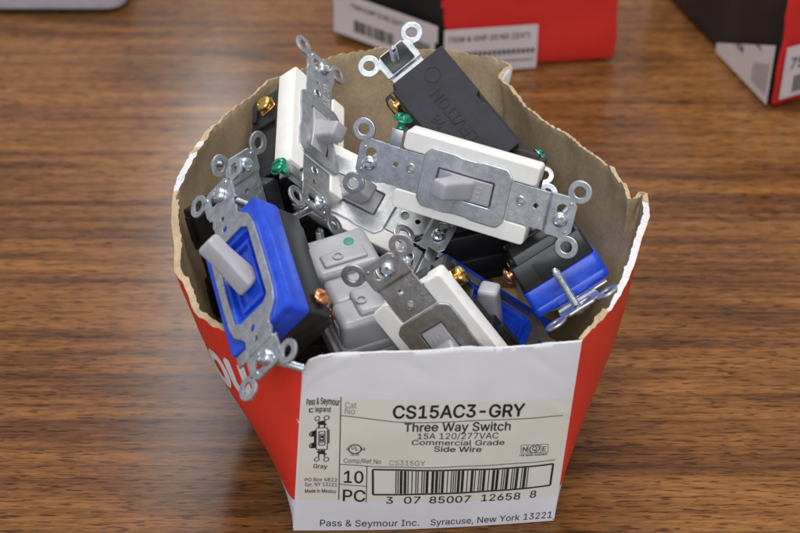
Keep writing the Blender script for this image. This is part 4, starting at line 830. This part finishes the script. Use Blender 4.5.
Q = bpy.data
def mat_copy(me, mat, key):
    k = (me.name, key)
    if k not in MESH:
        m = me.copy(); m.materials.clear(); m.materials.append(mat); MESH[k] = m
    return MESH[k]
GROUP = 'toggle switches piled in the cardboard box'
def switch(label, t, X, Z, kind='white', lever=-1, frame='white', steel='zinc', bodymat='black', screws=((17, 1), (-17, 1), (17, -1)), term='brass', ground=True, bodykind=None, name='toggle_switch', lab=None, retain=False, ang=30, top=15.2):
    root = empty(name, basis(X, Z, Vector(t) * S))
    tag(root, label, 'light switch', GROUP)
    op = kind == 'open'
    def part(nm, key, fn, mat, loc=None):
        me = mat_copy(cached(key, fn), M[mat], mat) if mat else cached(key, fn)
        o = link(nm, me, root)
        if loc is not None: o.matrix_local = loc
        return o
    part('strap', 'strap_open' if op else 'strap_plate', strap_open if op else strap_plate, steel)
    part('frame', 'frame_full' if op else 'frame_posts', frame_full if op else frame_posts, frame)
    part('toggle', 'toggle%d_%g_%g_%d' % (lever, ang, top, op), lambda: toggle(lever, ang, top, op), 'grey')
    bk = bodykind or ('blue' if op else 'std')
    if bk == 'pale': part('body', 'body_pale', body_pale, None)
    else: part('body', 'body_' + bk, lambda: body(bk), bodymat)
    for s in (-1, 1):
        part('mounting_screw', 'mount', mount_screw, 'screw', Matrix.Translation((s * SC * S, (-1.2) * S, 0)) @ Matrix.Rotation(rnd.uniform(0, 6.28), 4, 'Z'))
    if retain: part('screw_retainer', 'retainer', retainer, 'black')
    zt = -18.5 if not op else -20.5
    for x, sy in screws:
        m = Matrix.Translation((x * S, sy * (16.4 if op else 14.4) * S, zt * S)) @ Matrix.Rotation(-sy * math.pi / 2, 4, 'X') @ Matrix.Rotation(rnd.uniform(0, 6.28), 4, 'Z')
        part('terminal_screw', 'term', term_screw, term, m)
    if ground:
        m = Matrix.Translation((-32.7 * S, 15.0 * S, -4.0 * S)) @ Matrix.Rotation(-math.pi / 2, 4, 'X')
        part('ground_screw', 'ground', ground_screw, 'green', m)
    return root

FWD = Vector((0, .7986, -.6018))
def moved(t, d): return Vector(t) + FWD * d
UPV = Vector((0, .6018, .7986))
def view(r, u, f): return Vector((r, 0, 0)) + UPV * u + FWD * f
switch('white-framed grey toggle switch lying crosswise on top of the pile, nearest the right rim', (26.4, 77.4, 117.1), (.929, -.357, -.094), (-.313, -.897, .312), lever=-1, bodymat='brown', screws=((-17, -1), (17, -1)))
switch('white-framed toggle switch standing on its side at upper left, lever pointing right', (-35.9, 131.5, 109.6), (-.010, .976, .218), (.776, -.131, .618), lever=-1, screws=((17, 1), (-17, -1)))
switch('blue-framed toggle switch leaning on the left rim, its steel ear hanging over the red side', (-61.5, 26.3, 110.9), (-.273, .933, .233), (-.714, -.359, .601), kind='open', frame='blue', lever=1, term='copper', screws=((-19, -1), (17, 1)), ground=False, ang=42, top=18.5)
switch('upside-down toggle switch showing its charcoal back with raised lettering, against the back wall', (24.9, 126.9, 113.8), (-.623, .582, .522), (.06, .701, -.711), lever=1, frame='charcoal', bodymat='charcoal', bodykind='back', screws=((21, -1),), retain=True)
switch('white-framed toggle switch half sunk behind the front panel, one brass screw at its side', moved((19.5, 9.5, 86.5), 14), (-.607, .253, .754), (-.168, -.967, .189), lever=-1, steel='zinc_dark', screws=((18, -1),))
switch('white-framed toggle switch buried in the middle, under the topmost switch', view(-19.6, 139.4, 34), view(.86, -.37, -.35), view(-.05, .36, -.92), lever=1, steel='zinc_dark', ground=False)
Z9 = view(.53, -.82, .16).normalized(); Y9 = view(.84, .54, -.08); Y9 = (Y9 - Z9 * Y9.dot(Z9)).normalized(); X9 = Y9.cross(Z9)
m9 = basis(X9, Z9, (0, 0, 0)); t9 = moved((72.0, 36.0, 91.0), 16) - m9 @ Vector((-29, 0, 0))
switch('blue-framed switch lying face down by the right wall, black back up', t9, X9, Z9, kind='open', frame='blue', lever=1, term='copper', screws=((-17, -1),), ground=False)
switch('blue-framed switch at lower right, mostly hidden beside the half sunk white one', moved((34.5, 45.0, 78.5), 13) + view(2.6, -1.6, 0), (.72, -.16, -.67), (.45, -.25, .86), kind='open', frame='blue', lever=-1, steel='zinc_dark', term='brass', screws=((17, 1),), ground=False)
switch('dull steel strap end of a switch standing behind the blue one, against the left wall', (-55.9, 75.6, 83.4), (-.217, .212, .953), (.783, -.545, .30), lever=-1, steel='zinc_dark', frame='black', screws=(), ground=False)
switch('pale grey switch housing with a small green dot beside the blue switch', moved((-17.5, 48.0, 70.0), 9), (-.36, .93, .08), (.06, .11, -.99), frame='pale_grey', steel='zinc_dark', bodykind='pale', lever=-1, ground=False, term='copper', screws=((-10, -1),))
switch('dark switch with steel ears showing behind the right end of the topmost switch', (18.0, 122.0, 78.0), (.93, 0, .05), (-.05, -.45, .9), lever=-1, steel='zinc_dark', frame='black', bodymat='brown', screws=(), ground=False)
switch('black filler switch added to darken the gap between the topmost switch and the face-down blue one', view(30, 108, 52), view(.93, -.2, .3), view(.15, -.85, .5), lever=1, kind='open', frame='black', steel='zinc_dark', term='brass', screws=((-17, -1), (17, -1)), ground=False)  # filler body, added so the gap under the top switch stays dark
switch('black filler switch added to darken the gap above the pale grey housing', view(-24, 118, 62), view(.75, -.5, .4), view(.2, -.8, .55), lever=1, frame='black', steel='zinc_dark', screws=((-17, -1),), ground=False)  # added filler: covers the bright kraft so this gap reads as deep shade
switch('black filler switch lowest in the pile, added to darken the gap between the left blue switch and the pale grey one', view(-36, 80, 34), view(.25, .55, .8), view(.3, -.85, .45), lever=1, frame='black', steel='zinc_dark', term='copper', screws=((-17, -1),), ground=False)  # extra switch put in to keep the front left gap dark

# ================================================================== BACKGROUND BOXES
def card_box(label, corner, dl, dr, wl, wr, h, sticker):
    """corner: nearest bottom corner; dl, dr: unit directions of the left and right face"""
    root = empty('cardboard_carton', Matrix.Translation(Vector(corner) * S)); tag(root, label, 'cardboard box', 'red and black cartons behind the open box')
    a, b = Vector(dl) * wl, Vector(dr) * wr
    def P(u, v, z): return Vector(dl) * u + Vector(dr) * v + Vector((0, 0, z))
    mb = MB(); base = [P(0, 0, .3), P(0, wr, .3), P(wl, wr, .3), P(wl, 0, .3)]
    bm = bmesh.new(); vs = [bm.verts.new(p) for p in base] + [bm.verts.new(p + Vector((0, 0, h))) for p in base]
    n = 4
    bm.faces.new(vs[:4][::-1]); bm.faces.new(vs[4:])
    for i in range(4): bm.faces.new((vs[i], vs[(i + 1) % 4], vs[4 + (i + 1) % 4], vs[4 + i]))
    bmesh.ops.recalc_face_normals(bm, faces=bm.faces)
    bmesh.ops.bevel(bm, geom=list(bm.edges), offset=3.6, segments=4, affect='EDGES', profile=.5)
    bmesh.ops.subdivide_edges(bm, edges=[e for e in bm.edges if e.calc_length() > 20], cuts=10, use_grid_fill=True)
    nl = Vector(dr).cross(Vector((0, 0, 1))); nr = Vector((0, 0, 1)).cross(Vector(dl))
    nl = (Vector(dl) * Vector(dr).dot(Vector(dl)) - Vector(dr)).normalized()
    bm.faces.ensure_lookup_table(); mis = []
    for v in bm.verts:
        q = noise.noise(Vector(v.co) * .035 + Vector(corner)); q2 = noise.noise(Vector(v.co) * .09 + Vector(corner)); v.co += Vector((q, q * .6, 0)) * 3.4 * min(1, v.co.z / 10) + Vector((q2, -q2, 0)) * .6 * min(1, v.co.z / 10)
    bm.normal_update()
    for f in bm.faces:
        c = f.calc_center_median(); nrm = f.normal
        mis.append(1 if nrm.dot(nl) > .82 else 0)
    bm.verts.index_update()
    vv = [v.co.copy() for v in bm.verts]; ff = [[v.index for v in f.verts] for f in bm.faces]; bm.free()
    link('carton_shell', mesh_from('carton_shell', vv, ff, [M['red_card'], M['black_card']], mis, None, 50), root)
    # sticker wraps the near corner
    def face(side, u, z, off):
        if side == 'L':
            p = P(u, 0, z); n_ = -Vector(dr)
        else:
            p = P(0, u, z); n_ = -Vector(dl)
        n_ = n_ - (Vector(dl) if side == 'L' else Vector(dr)) * n_.dot(Vector(dl) if side == 'L' else Vector(dr)); n_.normalize()
        return p + n_ * (3.9 + off)
    sv = []; sf = []; si = []
    def quad(side, u0, u1, z0, z1, off, mi, n=6, zend=None):
        k = len(sv)
        for i in range(n + 1):
            u = u0 + (u1 - u0) * i / n; sv.append(face(side, u, z0, off)); sv.append(face(side, u, z1 if zend is None else z1 + (zend - z1) * i / n, off))
        for i in range(n): sf.append([k + 2 * i, k + 2 * i + 2, k + 2 * i + 3, k + 2 * i + 1]); si.append(mi)
    def txt(side, body_, u0, u1, z0, cap, off, bold=.02, mi=1):
        vs_, fs_ = text_mesh(body_, bold); k = len(sv)
        for x, y, dz in vs_: sv.append(face(side, u0 + (u1 - u0) * x, z0 + cap * y, off + dz))
        for f in fs_: sf.append([i + k for i in f]); si.append(mi)
    sticker(quad, txt)
    link('sticker', mesh_from('sticker', sv, sf, [M['sticker'], M['ink'], M['ink_grey'], M['black_card']], si, None, 60), root)
    return root
def unit(x, y): l = math.hypot(x, y); return (x / l, y / l, 0)
def st1(quad, txt):
    quad('R', .5, 57, 1.5, 31, .0, 0); quad('L', .5, 80, 4, 33, .0, 0)
    txt('R', '750# & GHP 20 NX (3/4")', 3, 52, 22.5, 3.6, .25)
    for k in range(18): quad('R', 4 + k * 2.9, 5.9 + k * 2.9, 12.6, 15.4, .25, 1, 1)
    for k in range(18): quad('R', 4.4 + k * 2.9, 5.2 + k * 2.9, 11.3, 12.6, .25, 2, 1)
    quad('R', 3, 55, 7.2, 8.4, .25, 2)
    txt('L', '750# & GHP 20 NX (3/4")', 66, 26, 24.5, 3.2, .25)
    r = random.Random(3); u = 33
    while u < 64: w = r.choice((.5, .8, 1.3)); quad('L', u, u + w, 9, 17, .25, 1, 1); u += w + r.choice((.5, .8, 1.1))
    quad('L', 6, 18, 10, 19, .25, 2)
    quad('L', -.2, 2.4, 12, 22, .3, 3, 1)
card_box('red carton with black end and white sticker wrapped round its corner, behind the open box', (25, 372, 0), unit(-62, 47), unit(107, 15), 84, 108, 62, st1)
def st2(quad, txt):
    quad('L', .5, 66, 3, 42, 0, 0, 12, 9); quad('R', .5, 60, 8, 42, 0, 0)
    txt('R', '750#', 5, 25, 27, 7.0, .25); r = random.Random(5); u = 9
    while u < 40: w = r.choice((.6, 1, 1.6)); quad('R', u, u + w, 11, 22, .25, 1, 1); u += w + r.choice((.6, 1.0))
    txt('L', '750#', 46, 34, 19, 4.4, .25); txt('L', '20 NX', 30, 14, 31, 2.6, .25)
    for k in range(7): quad('L', 4 + k * 2.6, 5.0 + k * 2.6, 8, 28 - k * 1.2, .2, 2, 1)
card_box('red carton cut off by the right edge of the picture, showing its black end', (216, 331, 0), unit(-42, 134), unit(14, 7), 165, 90, 75, st2)
def make_tray():
    root = empty('plastic_tray', Matrix.Translation(Vector((-243, 512, 0)) * S)); tag(root, 'grey plastic tray with rounded corner, cut off by the upper left edge of the picture', 'tray')
    mb = MB(); mb.prism(rrect(0, 0, 123, 117, 9), [], .3, 5, 1.2); link('base', mb.build('base'), root, [M['tray']])
    mb = MB(); mb.prism(rrect(0, 0, 136, 130, 13), [rrect(0, 0, 124, 118, 9)], 3.0, 24, 1.5); link('rim', mb.build('rim'), root, [M['tray']])
make_tray()

# ================================================================== LIGHT AND CAMERA
w = bpy.data.worlds.new('World'); scn.world = w; w.use_nodes = True
bg = w.node_tree.nodes['Background']
bg.inputs['Color'].default_value = (.90, .93, 1.0, 1); bg.inputs['Strength'].default_value = .46
def area(name, loc, target, sx, sy, power, col):
    l = bpy.data.lights.new(name, 'AREA'); l.shape = 'RECTANGLE'; l.size = sx; l.size_y = sy; l.energy = power; l.color = col
    o = bpy.data.objects.new(name, l); COL.objects.link(o); o.location = loc
    o.rotation_euler = (Vector(target) - Vector(loc)).to_track_quat('-Z', 'Y').to_euler(); return o
area('ceiling_light', (.10, .45, 1.7), (.02, .1, .05), 1.1, .5, 24, (1, .97, .93))
tube = area('ceiling_tube_light', (-.51, 2.6, 1.75), (-.51, 2.6, 0), .12, 2.2, 11, (.93, .96, 1)); tube.rotation_euler = (0, 0, R(3.3))
area('window_light', (-.10, -1.30, 1.30), (0, .05, .05), 1.5, .9, 18, (.94, .96, 1))
cam = bpy.data.cameras.new('Camera'); co = bpy.data.objects.new('Camera', cam); COL.objects.link(co)
co.location = (0, -.466, .486); co.rotation_euler = (R(53), 0, 0)
cam.sensor_width = 36; cam.lens = 72; cam.clip_start = .01; cam.clip_end = 50
cam.dof.use_dof = True; cam.dof.focus_distance = .675; cam.dof.aperture_fstop = 11
scn.camera = co
scn.view_settings.view_transform = 'Standard'; scn.view_settings.look = 'None'; scn.view_settings.exposure = 0
